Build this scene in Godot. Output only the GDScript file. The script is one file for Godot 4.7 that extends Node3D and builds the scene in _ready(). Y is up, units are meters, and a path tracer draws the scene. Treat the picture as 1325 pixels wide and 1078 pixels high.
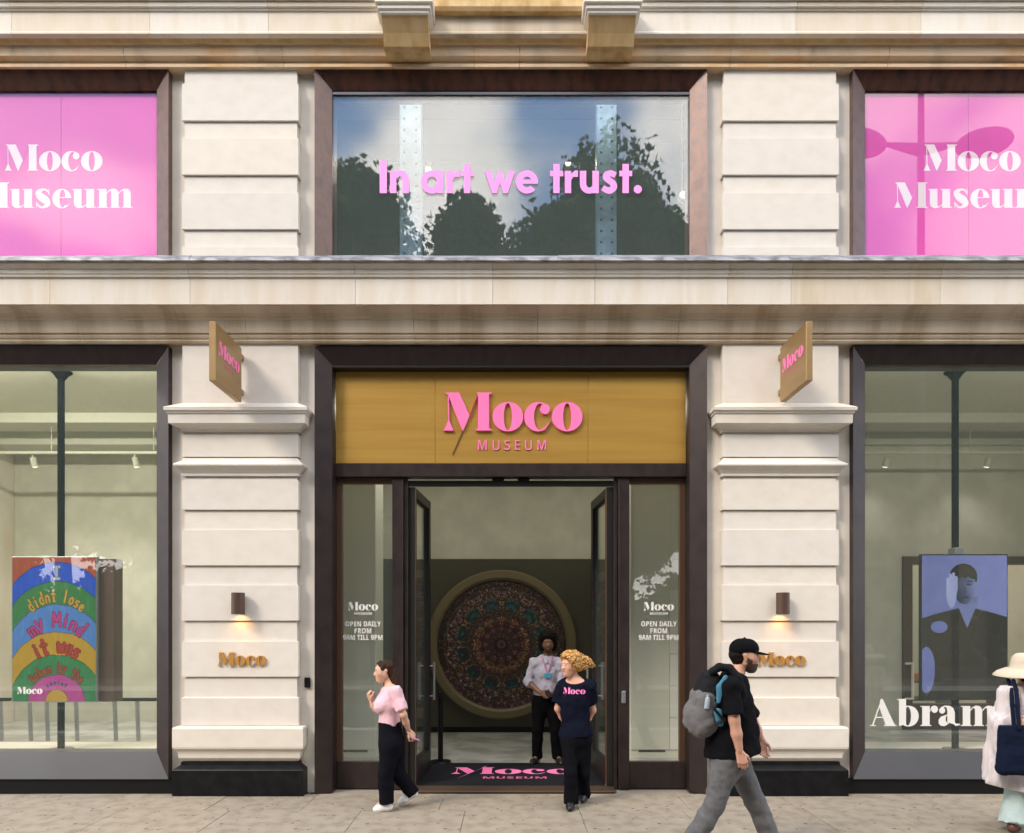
extends Node3D
# A museum entrance in a limestone facade, seen from across the pavement. Metres, y up; the pilaster
# fronts stand in the plane z = 0, the pavement in front of them at y = 0, the street runs along x.

const EYE := Vector3(0.0, 1.95, 8.0)
const LENS := 902.0
var M := {}
var rng := RandomNumberGenerator.new()
var names := {}

# ---------------------------------------------------------------- surveying: sight lines to real points
func sx(u: float, z: float) -> float: return (u - 661.0) / LENS * (EYE.z - z)
func sy(v: float, z: float) -> float: return EYE.y + (808.0 - v) / LENS * (EYE.z - z)
func sp(u: float, v: float, z: float) -> Vector3: return Vector3(sx(u, z), sy(v, z), z)

# ---------------------------------------------------------------- nodes
func numbered(called: String) -> String:
	names[called] = names.get(called, -1) + 1
	return called if names[called] == 0 else "%s_%03d" % [called, names[called]]

func tag(o: Node3D, label: String, category: String, group := "") -> Node3D:
	o.set_meta("label", label)
	o.set_meta("category", category)
	if group: o.set_meta("group", group)
	return o

func thing(called: String, label: String, category: String, at := Vector3.ZERO, group := "") -> Node3D:
	var o := Node3D.new()
	o.name = numbered(called)
	add_child(o)
	o.position = at
	tag(o, label, category, group)
	return o

func put(called: String, mesh, m: Material, parent: Node3D = null, at := Vector3.ZERO) -> MeshInstance3D:
	var o := MeshInstance3D.new()
	o.mesh = done(mesh) if mesh is SurfaceTool else mesh
	if m: o.set_surface_override_material(0, m)
	o.position = at
	if parent:
		var key := str(parent.get_instance_id()) + called
		names[key] = names.get(key, -1) + 1
		o.name = called if names[key] == 0 else "%s_%03d" % [called, names[key]]
		parent.add_child(o, true)
	else:
		o.name = numbered(called)
		add_child(o, true)
	return o

func struct(called: String, mesh, m: Material) -> MeshInstance3D:
	var o := put(called, mesh, m)
	o.set_meta("kind", "structure")
	return o

# ---------------------------------------------------------------- shapes
func mb() -> SurfaceTool:
	var st := SurfaceTool.new()
	st.begin(Mesh.PRIMITIVE_TRIANGLES)
	st.set_smooth_group(-1)
	return st

func done(st: SurfaceTool) -> ArrayMesh:
	st.generate_normals()
	return st.commit()

func tri(st: SurfaceTool, a: Vector3, b: Vector3, c: Vector3) -> void:
	st.add_vertex(a); st.add_vertex(c); st.add_vertex(b)

func quad(st: SurfaceTool, a: Vector3, b: Vector3, c: Vector3, d: Vector3) -> void:
	tri(st, a, b, c); tri(st, a, c, d)

func box(st: SurfaceTool, p: Vector3, r: Vector3, h := 0.0) -> void:
	var lo := Vector3(minf(p.x, r.x), minf(p.y, r.y), minf(p.z, r.z))
	var hi := Vector3(maxf(p.x, r.x), maxf(p.y, r.y), maxf(p.z, r.z))
	h = minf(h, 0.45 * minf(hi.x - lo.x, minf(hi.y - lo.y, hi.z - lo.z)))
	var v := {}
	for i in 8:
		var s := Vector3(1 if i & 1 else -1, 1 if i & 2 else -1, 1 if i & 4 else -1)
		var c := Vector3(hi.x if i & 1 else lo.x, hi.y if i & 2 else lo.y, hi.z if i & 4 else lo.z)
		for a in 3:
			var t := c - s * h
			t[a] = c[a]
			v[i * 3 + a] = t
	var f := func(a: int, i: int) -> Vector3: return v[i * 3 + a]
	quad(st, f.call(0, 1), f.call(0, 3), f.call(0, 7), f.call(0, 5))
	quad(st, f.call(0, 0), f.call(0, 4), f.call(0, 6), f.call(0, 2))
	quad(st, f.call(1, 2), f.call(1, 6), f.call(1, 7), f.call(1, 3))
	quad(st, f.call(1, 0), f.call(1, 1), f.call(1, 5), f.call(1, 4))
	quad(st, f.call(2, 4), f.call(2, 5), f.call(2, 7), f.call(2, 6))
	quad(st, f.call(2, 0), f.call(2, 2), f.call(2, 3), f.call(2, 1))
	if h <= 0.0: return
	var mid := (lo + hi) / 2.0
	for e in [[0, 1, 1, 2], [2, 3, 1, 2], [4, 5, 1, 2], [6, 7, 1, 2], [0, 2, 0, 2], [1, 3, 0, 2], [4, 6, 0, 2], [5, 7, 0, 2], [0, 4, 0, 1], [1, 5, 0, 1], [2, 6, 0, 1], [3, 7, 0, 1]]:
		out_quad(st, mid, v[e[0] * 3 + e[2]], v[e[1] * 3 + e[2]], v[e[1] * 3 + e[3]], v[e[0] * 3 + e[3]])
	for i in 8:
		out_tri(st, mid, v[i * 3], v[i * 3 + 1], v[i * 3 + 2])

func out_tri(st: SurfaceTool, mid: Vector3, a: Vector3, b: Vector3, c: Vector3) -> void:
	if (b - a).cross(c - a).dot((a + b + c) / 3.0 - mid) > 0: tri(st, a, b, c)
	else: tri(st, a, c, b)

func out_quad(st: SurfaceTool, mid: Vector3, a: Vector3, b: Vector3, c: Vector3, d: Vector3) -> void:
	out_tri(st, mid, a, b, c); out_tri(st, mid, a, c, d)

func bx(called: String, p: Vector3, r: Vector3, m: Material, parent: Node3D = null, h := 0.0) -> MeshInstance3D:
	var st := mb()
	box(st, p, r, h)
	return put(called, st, m, parent)

func tube(st: SurfaceTool, a: Vector3, b: Vector3, ra: float, rb: float, n := 12, caps := true) -> void:
	var d := (b - a).normalized()
	var u := d.cross(Vector3.RIGHT if absf(d.x) < 0.8 else Vector3.UP).normalized()
	var w := d.cross(u)
	var mid := (a + b) / 2.0
	for i in n:
		var p := u * cos(TAU * i / n) + w * sin(TAU * i / n)
		var r := u * cos(TAU * (i + 1) / n) + w * sin(TAU * (i + 1) / n)
		if n > 8: st.set_smooth_group(1)
		out_quad(st, mid + (p + r) * 0.0, a + p * ra, a + r * ra, b + r * rb, b + p * rb)
		st.set_smooth_group(-1)
		if caps:
			out_tri(st, mid, a, a + p * ra, a + r * ra)
			out_tri(st, mid, b, b + p * rb, b + r * rb)

# profile (y, z) run along x between x0 and x1, closed at both ends
func run(st: SurfaceTool, prof: Array, x0: float, x1: float) -> void:
	for i in prof.size() - 1:
		var a: Vector2 = prof[i]
		var b: Vector2 = prof[i + 1]
		quad(st, Vector3(x0, a.y, a.x), Vector3(x1, a.y, a.x), Vector3(x1, b.y, b.x), Vector3(x0, b.y, b.x))
	var flat := PackedVector2Array(prof)
	var t := Geometry2D.triangulate_polygon(flat)
	for i in range(0, t.size(), 3):
		for x in [x0, x1]:
			var p := []
			for k in 3: p.append(Vector3(x, flat[t[i + k]].y, flat[t[i + k]].x))
			out_tri(st, Vector3((x0 + x1) / 2.0, p[0].y, p[0].z), p[0], p[1], p[2])

# profile of (outward, y), bottom to top, wrapped round three sides of a pilaster of half width hw
func wrap_round(st: SurfaceTool, xc: float, hw: float, prof: Array, zb: float) -> void:
	for i in prof.size() - 1:
		var a: Vector2 = prof[i]
		var b: Vector2 = prof[i + 1]
		var al := Vector3(xc - hw - a.x, a.y, a.x)
		var ar := Vector3(xc + hw + a.x, a.y, a.x)
		var bl := Vector3(xc - hw - b.x, b.y, b.x)
		var br := Vector3(xc + hw + b.x, b.y, b.x)
		quad(st, al, ar, br, bl)
		quad(st, Vector3(al.x, al.y, zb), al, bl, Vector3(bl.x, bl.y, zb))
		quad(st, ar, Vector3(ar.x, ar.y, zb), Vector3(br.x, br.y, zb), br)
	for e in [prof[0], prof[-1]]:
		var up: bool = e == prof[-1]
		var l := Vector3(xc - hw - e.x, e.y, e.x)
		var r := Vector3(xc + hw + e.x, e.y, e.x)
		if up: quad(st, l, r, Vector3(r.x, r.y, zb), Vector3(l.x, l.y, zb))
		else: quad(st, r, l, Vector3(l.x, l.y, zb), Vector3(r.x, r.y, zb))

func arc(c: Vector2, r: Vector2, from: float, to: float, n := 8) -> Array:
	var out := []
	for i in n + 1:
		var t := deg_to_rad(lerpf(from, to, float(i) / n))
		out.append(c + Vector2(cos(t) * r.x, sin(t) * r.y))
	return out

func lathe(st: SurfaceTool, at: Vector3, prof: Array, n := 20) -> void:
	for i in prof.size() - 1:
		for k in n:
			var p := []
			for e in [[i, k], [i, k + 1], [i + 1, k + 1], [i + 1, k]]:
				var t: float = TAU * e[1] / n
				p.append(at + Vector3(cos(t) * prof[e[0]].x, prof[e[0]].y, -sin(t) * prof[e[0]].x))
			quad(st, p[0], p[1], p[2], p[3])

# ---------------------------------------------------------------- materials
func noise_tex(freq: float, stops: Array, octaves := 5, size := 512, sd := 1, warp := 0.0) -> NoiseTexture2D:
	var n := FastNoiseLite.new()
	n.seed = sd
	n.noise_type = FastNoiseLite.TYPE_SIMPLEX_SMOOTH
	n.frequency = freq
	n.fractal_octaves = octaves
	if warp > 0.0:
		n.domain_warp_enabled = true
		n.domain_warp_amplitude = warp
	var g := Gradient.new()
	var off := PackedFloat32Array()
	var col := PackedColorArray()
	for s in stops:
		off.append(s[0]); col.append(s[1])
	g.offsets = off
	g.colors = col
	var t := NoiseTexture2D.new()
	t.width = size
	t.height = size
	t.seamless = true
	t.noise = n
	t.color_ramp = g
	return t

func grey(v: float) -> Color: return Color(v, v, v)

func mat(c: Color, rough := 0.7, metal := 0.0) -> StandardMaterial3D:
	var m := StandardMaterial3D.new()
	m.albedo_color = c.linear_to_srgb()
	m.roughness = rough
	m.metallic = metal
	return m

func tri_tex(m: StandardMaterial3D, t: Texture2D, scale: Vector3, bump: Texture2D = null, depth := 0.0) -> StandardMaterial3D:
	m.albedo_texture = t
	m.uv1_triplanar = true
	m.uv1_world_triplanar = true
	m.uv1_scale = scale
	if bump:
		m.heightmap_enabled = true
		m.heightmap_texture = bump
		m.heightmap_scale = depth
	return m

func pane_mat() -> StandardMaterial3D:
	var m := mat(Color(0.9, 1.0, 0.95), 0.0)
	m.albedo_color = Color(0.9, 1.0, 0.95, 0.02)
	m.transparency = BaseMaterial3D.TRANSPARENCY_ALPHA
	m.metallic_specular = 0.5
	return m

func make_materials() -> void:
	var grain := noise_tex(0.16, [[0.0, grey(0.35)], [1.0, grey(0.75)]], 5, 512, 5)
	var stone := noise_tex(0.008, [[0.1, Color(0.972, 0.966, 0.955)], [0.5, Color(0.99, 0.987, 0.982)], [0.9, Color(1, 1, 1)]], 6, 512, 3)
	for k in 4:
		var tone: Array = [Color(0.715, 0.665, 0.59), Color(0.705, 0.66, 0.595), Color(0.72, 0.665, 0.58), Color(0.70, 0.65, 0.585)]
		M["stone%d" % k] = tri_tex(mat(tone[k], 0.85), stone, Vector3(0.8, 1.1, 0.8), grain, 0.02)
	for k in 4:
		var tone2: Array = [Color(0.735, 0.685, 0.61), Color(0.69, 0.615, 0.505), Color(0.75, 0.705, 0.635), Color(0.72, 0.665, 0.585)]
		M["course%d" % k] = tri_tex(mat(tone2[k], 0.85), noise_tex(0.006, [[0.12, Color(0.955, 0.925, 0.88)], [0.42, Color(0.98, 0.97, 0.95)], [0.6, Color(0.99, 0.985, 0.98)], [0.88, Color(0.965, 0.945, 0.915)]], 6, 512, 11 + k, 20.0), Vector3(0.8, 0.16, 0.3), grain, 0.06)
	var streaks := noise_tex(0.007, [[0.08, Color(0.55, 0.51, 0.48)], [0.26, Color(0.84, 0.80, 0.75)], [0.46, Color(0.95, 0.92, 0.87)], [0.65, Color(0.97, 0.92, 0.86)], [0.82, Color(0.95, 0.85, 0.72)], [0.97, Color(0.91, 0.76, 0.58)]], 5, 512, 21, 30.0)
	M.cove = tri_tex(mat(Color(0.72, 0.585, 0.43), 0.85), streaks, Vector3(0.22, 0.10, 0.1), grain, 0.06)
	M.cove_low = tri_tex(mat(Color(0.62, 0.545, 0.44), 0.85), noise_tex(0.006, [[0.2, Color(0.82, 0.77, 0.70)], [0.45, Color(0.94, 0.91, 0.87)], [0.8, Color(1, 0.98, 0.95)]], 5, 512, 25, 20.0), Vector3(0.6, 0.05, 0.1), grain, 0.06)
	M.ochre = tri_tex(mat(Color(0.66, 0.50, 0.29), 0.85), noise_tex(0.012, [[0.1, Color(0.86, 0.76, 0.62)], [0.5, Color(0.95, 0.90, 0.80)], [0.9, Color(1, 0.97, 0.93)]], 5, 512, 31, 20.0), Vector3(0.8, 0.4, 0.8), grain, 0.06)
	M.mortar = mat(Color(0.34, 0.28, 0.21), 0.95)
	M.plinth = tri_tex(mat(Color(0.007, 0.0075, 0.009), 0.4), noise_tex(0.02, [[0.3, grey(0.7)], [0.7, grey(1.0)]], 5, 256, 8), Vector3(1, 1, 1))
	var patina := noise_tex(0.011, [[0.2, Color(0.82, 0.79, 0.80)], [0.5, Color(0.93, 0.92, 0.92)], [0.8, Color(1, 0.97, 0.94)]], 6, 512, 41, 25.0)
	M.bronze = tri_tex(mat(Color(0.040, 0.028, 0.026), 0.42, 0.35), patina, Vector3(0.9, 0.5, 0.9))
	M.sill = tri_tex(mat(Color(0.118, 0.118, 0.126), 0.42, 0.5), noise_tex(0.006, [[0.15, grey(0.94)], [0.85, grey(1.0)]], 4, 256, 44), Vector3(0.4, 0.4, 0.4))
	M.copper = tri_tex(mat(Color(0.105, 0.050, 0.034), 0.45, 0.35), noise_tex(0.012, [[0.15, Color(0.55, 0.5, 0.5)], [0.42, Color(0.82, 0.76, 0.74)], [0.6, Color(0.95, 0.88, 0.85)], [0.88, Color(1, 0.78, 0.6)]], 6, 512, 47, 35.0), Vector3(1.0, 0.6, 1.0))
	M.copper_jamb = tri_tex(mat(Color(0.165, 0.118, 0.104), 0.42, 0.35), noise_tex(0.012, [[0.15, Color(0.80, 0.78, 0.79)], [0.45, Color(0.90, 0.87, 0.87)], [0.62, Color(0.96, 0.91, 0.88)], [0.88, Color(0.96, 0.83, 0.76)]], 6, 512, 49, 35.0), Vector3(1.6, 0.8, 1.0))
	M.copper_edge = mat(Color(0.30, 0.16, 0.10), 0.4, 0.6)
	var brush := noise_tex(0.010, [[0.15, Color(0.945, 0.93, 0.90)], [0.5, Color(0.98, 0.975, 0.965)], [0.85, Color(1, 1, 1)]], 6, 512, 51)
	M.brass = tri_tex(mat(Color(0.60, 0.35, 0.078), 0.36, 0.5), brush, Vector3(0.07, 1.4, 1.0))
	M.sign_brass = tri_tex(mat(Color(0.36, 0.235, 0.10), 0.4, 0.4), brush, Vector3(0.5, 1.4, 0.25))
	M.letter_brass = mat(Color(0.56, 0.27, 0.055), 0.4, 0.3)
	M.pink = mat(Color(0.95, 0.20, 0.48), 0.5)
	M.pink_vinyl = mat(Color(0.90, 0.32, 0.72), 0.5)
	M.pink_dark = mat(Color(0.55, 0.12, 0.24), 0.5)
	M.film_white = mat(Color(0.74, 0.62, 0.66), 0.6)
	M.threshold = mat(Color(0.12, 0.075, 0.05), 0.4, 0.5)
	M.engraved = mat(Color(0.16, 0.075, 0.02), 0.5, 0.3)
	M.platform = mat(Color(0.66, 0.63, 0.54), 0.6)
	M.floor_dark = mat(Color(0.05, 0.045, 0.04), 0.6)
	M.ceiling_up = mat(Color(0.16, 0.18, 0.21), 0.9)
	M.white_vinyl = mat(Color(0.78, 0.76, 0.72), 0.5)
	M.film = tri_tex(mat(Color(0.70, 0.018, 0.37), 0.55), noise_tex(0.006, [[0.3, Color(0.94, 0.9, 0.95)], [0.7, Color(1, 1, 1)]], 3, 256, 61), Vector3(0.2, 0.2, 0.2))
	M.pane = pane_mat()
	M.pane_film = pane_mat()
	M.pane_film.metallic_specular = 0.43
	M.lead = tri_tex(mat(Color(0.33, 0.33, 0.35), 0.5, 0.3), noise_tex(0.02, [[0.3, grey(0.6)], [0.7, grey(1.0)]], 5, 256, 63), Vector3(0.8, 2, 0.8))
	M.black = mat(Color(0.006, 0.006, 0.0065), 0.45)
	M.black.metallic_specular = 0.35
	M.plinth.metallic_specular = 0.35
	M.dark_frame = mat(Color(0.016, 0.014, 0.013), 0.4, 0.2)
	M.wall_in = tri_tex(mat(Color(0.54, 0.54, 0.445), 0.9), noise_tex(0.01, [[0.3, grey(0.95)], [0.7, grey(1.0)]], 4, 256, 65), Vector3(0.5, 0.5, 0.5))
	M.wall_pale = mat(Color(0.62, 0.64, 0.54), 0.7)
	M.ceiling = mat(Color(0.56, 0.57, 0.46), 0.9)
	M.beam = mat(Color(0.48, 0.49, 0.40), 0.9)
	M.floor_in = tri_tex(mat(Color(0.50, 0.50, 0.47), 0.25), noise_tex(0.01, [[0.3, grey(0.85)], [0.7, grey(1.0)]], 5, 256, 67), Vector3(0.5, 0.5, 0.5))
	M.panel = mat(Color(0.055, 0.053, 0.036), 0.4)
	M.ring = mat(Color(0.14, 0.115, 0.06), 0.5)
	M.steel = mat(Color(0.35, 0.36, 0.37), 0.35, 0.7)
	M.pole = mat(Color(0.0012, 0.0018, 0.003), 0.9)
	M.pole.metallic_specular = 0.08
	M.blue_steel = tri_tex(mat(Color(0.24, 0.42, 0.60), 0.45), noise_tex(0.015, [[0.3, grey(0.85)], [0.7, grey(1.0)]], 5, 256, 69), Vector3(1, 1, 1))
	M.rivet = mat(Color(0.06, 0.11, 0.17), 0.5)
	M.mat_rubber = mat(Color(0.011, 0.011, 0.014), 0.95)
	M.mat_rubber.metallic_specular = 0.25
	M.brown_wood = mat(Color(0.07, 0.034, 0.016), 0.5)
	var pave := noise_tex(0.012, [[0.1, Color(0.86, 0.83, 0.79)], [0.5, Color(0.95, 0.94, 0.92)], [0.9, Color(1, 1, 0.98)]], 6, 512, 71)
	var specks := spot_texture()
	for k in 5:
		var t: Array = [Color(0.30, 0.262, 0.205), Color(0.308, 0.268, 0.212), Color(0.292, 0.256, 0.203), Color(0.312, 0.270, 0.210), Color(0.298, 0.262, 0.208)]
		var m := tri_tex(mat(t[k], 0.85), pave, Vector3(0.7, 0.7, 0.7), grain, 0.06)
		m.detail_enabled = true
		m.detail_albedo = specks
		m.detail_blend_mode = BaseMaterial3D.BLEND_MODE_MUL
		m.detail_uv_layer = BaseMaterial3D.DETAIL_UV_1
		M["slab%d" % k] = m
	M.joint = mat(Color(0.26, 0.225, 0.175), 0.95)
	M.asphalt = tri_tex(mat(Color(0.055, 0.055, 0.057), 0.9), noise_tex(0.06, [[0.2, grey(0.6)], [0.8, grey(1.0)]], 4, 512, 73), Vector3(0.7, 0.7, 0.7))
	M.grass = tri_tex(mat(Color(0.05, 0.085, 0.025), 0.95), noise_tex(0.05, [[0.2, grey(0.6)], [0.8, grey(1.0)]], 4, 256, 75), Vector3(0.6, 0.6, 0.6))
	M.bark = tri_tex(mat(Color(0.06, 0.052, 0.042), 0.95), noise_tex(0.015, [[0.3, grey(0.5)], [0.7, grey(1.0)]], 5, 256, 77), Vector3(1, 0.4, 1))
	M.leaf = mat(Color(0.045, 0.075, 0.02), 0.65)
	M.leaf.vertex_color_use_as_albedo = true
	M.leaf.albedo_color = Color.WHITE
	M.leaf.metallic_specular = 0.2
	M.leaf.cull_mode = BaseMaterial3D.CULL_DISABLED
	M.lamp_grey = mat(Color(0.05, 0.05, 0.055), 0.5, 0.3)
	M.sconce = mat(Color(0.10, 0.058, 0.040), 0.45, 0.3)
	M.white_paint = mat(Color(0.72, 0.73, 0.68), 0.5)

# gum spots and grit trodden into the paving
func spot_texture() -> ImageTexture:
	var im := Image.create(1024, 1024, false, Image.FORMAT_RGBA8)
	im.fill(Color(1, 1, 1, 1))
	var r := RandomNumberGenerator.new()
	r.seed = 77
	for i in 130:
		var c := Vector2(r.randf() * 1024, r.randf() * 1024)
		var big := r.randf() < 0.35
		var rad := r.randf_range(7, 14) if big else r.randf_range(2.5, 5.0)
		var tone := r.randf_range(0.45, 0.75)
		for y in range(-16, 17):
			for x in range(-16, 17):
				var d := Vector2(x, y * 1.2).length() + 1.3 * sin(atan2(y, x) * 3.0 + i)
				if d < rad:
					var px := posmod(int(c.x) + x, 1024)
					var py := posmod(int(c.y) + y, 1024)
					var a := clampf((rad - d) / 1.5, 0, 1)
					var v := lerpf(im.get_pixel(px, py).r, tone, a)
					im.set_pixel(px, py, Color(v, v * 0.98, v * 0.95, 1))
	return ImageTexture.create_from_image(im)

# ---------------------------------------------------------------- lettering: a fat-face serif and a geometric sans
func loop(pts: Array) -> PackedVector2Array: return PackedVector2Array(pts)

func rect(x0: float, y0: float, x1: float, y1: float) -> PackedVector2Array:
	return loop([Vector2(x0, y0), Vector2(x1, y0), Vector2(x1, y1), Vector2(x0, y1)])

# the band between an outer and an inner ellipse from one angle to another
func band(c: Vector2, ro: Vector2, ci: Vector2, ri: Vector2, from: float, to: float, n := 18) -> PackedVector2Array:
	var inner := arc(ci, ri, from, to, n)
	inner.reverse()
	return loop(arc(c, ro, from, to, n) + inner)

# a stroke of changing width along a curve: [x, y, half width] each
func stroke(pts: Array) -> PackedVector2Array:
	var l := []
	var r := []
	for i in pts.size():
		var a = pts[maxi(i - 1, 0)]
		var b = pts[mini(i + 1, pts.size() - 1)]
		var d := Vector2(b[0] - a[0], b[1] - a[1]).normalized()
		var nrm: Vector2 = Vector2(-d.y, d.x) * pts[i][2]
		var p := Vector2(pts[i][0], pts[i][1])
		l.append(p + nrm)
		r.append(p - nrm)
	r.reverse()
	return loop(l + r)

func bent(pts: Array, n := 6) -> Array:       # smooths such a stroke
	var c := Curve3D.new()
	for i in pts.size():
		var a = pts[maxi(i - 1, 0)]
		var b = pts[mini(i + 1, pts.size() - 1)]
		var t := (Vector3(b[0], b[1], b[2]) - Vector3(a[0], a[1], a[2])) / 6.0
		c.add_point(Vector3(pts[i][0], pts[i][1], pts[i][2]), -t, t)
	var out := []
	for i in pts.size() - 1:
		for k in n:
			var p := c.sample(i, float(k) / n)
			out.append([p.x, p.y, p.z])
	out.append(pts[-1])
	return out

var flourish: Material

func serif_glyph(ch: String) -> Array:        # [advance, polygons]
	match ch:
		"M", "*":
			var p := [loop([Vector2(0.07, 1), Vector2(0.46, 1), Vector2(0.75, 0.40), Vector2(0.57, 0.0), Vector2(0.54, 0.02), Vector2(0.16, 0.92)]),
				loop([Vector2(0.145, 0.92), Vector2(0.175, 0.88), Vector2(0.185, 0.26), Vector2(0.29, 0.03), Vector2(0.32, 0), Vector2(0.02, 0), Vector2(0.05, 0.03), Vector2(0.155, 0.26)]),
				loop([Vector2(0.75, 0.40), Vector2(0.735, 0.36), Vector2(0.955, 0.90), Vector2(0.975, 0.90)]),
				loop([Vector2(0.93, 0), Vector2(1.36, 0), Vector2(1.36, 0.03), Vector2(1.29, 0.05), Vector2(1.29, 0.95), Vector2(1.36, 0.97), Vector2(1.36, 1), Vector2(0.955, 1), Vector2(0.985, 0.93), Vector2(0.985, 0.05), Vector2(0.93, 0.03)])]
			if ch == "*":      # the M of the logo, with its long hairline flourish
				p.append(loop([Vector2(0.57, 0.0), Vector2(0.552, 0.01), Vector2(0.30, -0.55), Vector2(0.265, -0.62), Vector2(0.312, -0.54)]))
				p.append(loop([Vector2(0.955, 0.90), Vector2(0.975, 0.90), Vector2(1.07, 1.22), Vector2(1.12, 1.27), Vector2(1.05, 1.22)]))
			return [1.36, p]
		"o":
			var c := Vector2(0.425, 0.365)
			var o := Vector2(0.425, 0.385)
			var i := Vector2(0.115, 0.355)
			return [0.85, [band(c, o, c, i, 90, 270), band(c, o, c, i, -90, 90)]]
		"c":
			var c := Vector2(0.39, 0.365)
			return [0.74, [band(c, Vector2(0.39, 0.385), Vector2(0.44, 0.365), Vector2(0.17, 0.350), 62, 305, 26), loop(arc(Vector2(0.575, 0.565), Vector2(0.135, 0.135), 0, 350, 18)),
				loop([Vector2(0.55, 0.07), Vector2(0.60, 0.06), Vector2(0.70, 0.20), Vector2(0.725, 0.25), Vector2(0.66, 0.175)])]]
		"e":
			var c := Vector2(0.39, 0.365)
			return [0.77, [band(c, Vector2(0.385, 0.385), Vector2(0.42, 0.365), Vector2(0.13, 0.350), 85, 312, 24), band(c, Vector2(0.375, 0.385), Vector2(0.42, 0.39), Vector2(0.11, 0.32), 3, 86, 10), rect(0.28, 0.385, 0.763, 0.42),
				loop([Vector2(0.53, 0.07), Vector2(0.62, 0.065), Vector2(0.72, 0.18), Vector2(0.745, 0.23), Vector2(0.69, 0.16)])]]
		"u":
			return [0.97, [loop([Vector2(0, 0.74), Vector2(0, 0.715), Vector2(0.07, 0.70), Vector2(0.07, 0.22), Vector2(0.10, 0.08), Vector2(0.2, 0.0), Vector2(0.32, -0.015), Vector2(0.46, 0.02), Vector2(0.57, 0.11), Vector2(0.57, 0.15), Vector2(0.47, 0.07), Vector2(0.41, 0.06), Vector2(0.375, 0.10), Vector2(0.375, 0.74)]),
				loop([Vector2(0.50, 0.74), Vector2(0.50, 0.715), Vector2(0.57, 0.70), Vector2(0.57, 0), Vector2(0.96, 0), Vector2(0.96, 0.025), Vector2(0.88, 0.05), Vector2(0.88, 0.74)])]]
		"s":
			return [0.66, [stroke(bent([[0.57, 0.56, 0.02], [0.45, 0.70, 0.035], [0.30, 0.715, 0.045], [0.14, 0.60, 0.11], [0.24, 0.43, 0.145], [0.42, 0.30, 0.15], [0.50, 0.15, 0.11], [0.35, 0.03, 0.045], [0.20, 0.04, 0.035], [0.06, 0.20, 0.02]])), loop([Vector2(0.06, 0), Vector2(0.085, 0), Vector2(0.085, 0.24), Vector2(0.055, 0.24)]), loop([Vector2(0.545, 0.52), Vector2(0.575, 0.52), Vector2(0.575, 0.745), Vector2(0.55, 0.745)])]]
		"m", "n", "r":
			var p := [loop([Vector2(0, 0), Vector2(0.45, 0), Vector2(0.45, 0.025), Vector2(0.38, 0.05), Vector2(0.38, 0.74), Vector2(0.0, 0.74), Vector2(0, 0.715), Vector2(0.08, 0.70), Vector2(0.08, 0.05), Vector2(0, 0.025)])]
			if ch == "r":
				p.append(loop([Vector2(0.38, 0.50), Vector2(0.44, 0.64), Vector2(0.55, 0.72), Vector2(0.55, 0.755), Vector2(0.46, 0.72), Vector2(0.38, 0.58)]))
				p.append(loop(arc(Vector2(0.575, 0.62), Vector2(0.135, 0.135), 0, 350, 16)))
				return [0.70, p]
			for k in (2 if ch == "m" else 1):
				var x := 0.38 + 0.49 * k
				p.append(loop([Vector2(x, 0.60), Vector2(x + 0.10, 0.70), Vector2(x + 0.22, 0.755), Vector2(x + 0.38, 0.735), Vector2(x + 0.46, 0.65), Vector2(x + 0.48, 0.52), Vector2(x + 0.48, 0.05), Vector2(x + 0.55, 0.025), Vector2(x + 0.55, 0), Vector2(x + 0.13, 0), Vector2(x + 0.13, 0.025), Vector2(x + 0.19, 0.05), Vector2(x + 0.19, 0.60), Vector2(x + 0.16, 0.67), Vector2(x + 0.10, 0.66), Vector2(x, 0.54)]))
			return [1.42 if ch == "m" else 0.93, p]
		"A":
			return [1.05, [loop([Vector2(0.42, 1), Vector2(0.50, 1), Vector2(0.98, 0.05), Vector2(1.06, 0.025), Vector2(1.06, 0), Vector2(0.54, 0), Vector2(0.54, 0.025), Vector2(0.62, 0.05), Vector2(0.36, 0.72)]), loop([Vector2(0.36, 0.78), Vector2(0.385, 0.73), Vector2(0.14, 0.05), Vector2(0.24, 0.025), Vector2(0.24, 0), Vector2(-0.02, 0), Vector2(-0.02, 0.025), Vector2(0.08, 0.05)]), rect(0.2, 0.30, 0.53, 0.34)]]
		"b":
			return [0.90, [loop([Vector2(0, 1), Vector2(0, 0.975), Vector2(0.08, 0.95), Vector2(0.08, 0.0), Vector2(0.36, 0.06), Vector2(0.36, 1)]), band(Vector2(0.46, 0.365), Vector2(0.41, 0.385), Vector2(0.43, 0.365), Vector2(0.13, 0.345), -128, 115, 24)]]
		"a":
			return [0.87, [loop([Vector2(0.36, 0.55), Vector2(0.36, 0.06), Vector2(0.44, 0.12), Vector2(0.62, 0.06), Vector2(0.70, 0.0), Vector2(0.85, 0.03), Vector2(0.88, 0.08), Vector2(0.70, 0.09), Vector2(0.66, 0.14), Vector2(0.66, 0.50), Vector2(0.60, 0.66), Vector2(0.46, 0.745), Vector2(0.26, 0.755), Vector2(0.12, 0.70), Vector2(0.05, 0.60), Vector2(0.12, 0.62), Vector2(0.26, 0.71), Vector2(0.33, 0.68)]), loop(arc(Vector2(0.15, 0.57), Vector2(0.12, 0.115), 0, 350, 14)),
				loop([Vector2(0.36, 0.43), Vector2(0.36, 0.39), Vector2(0.30, 0.34), Vector2(0.29, 0.20), Vector2(0.36, 0.10), Vector2(0.36, 0.05), Vector2(0.24, -0.01), Vector2(0.09, 0.01), Vector2(0.01, 0.10), Vector2(0.01, 0.23), Vector2(0.10, 0.34)])]]
	return [0.3, []]

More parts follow.
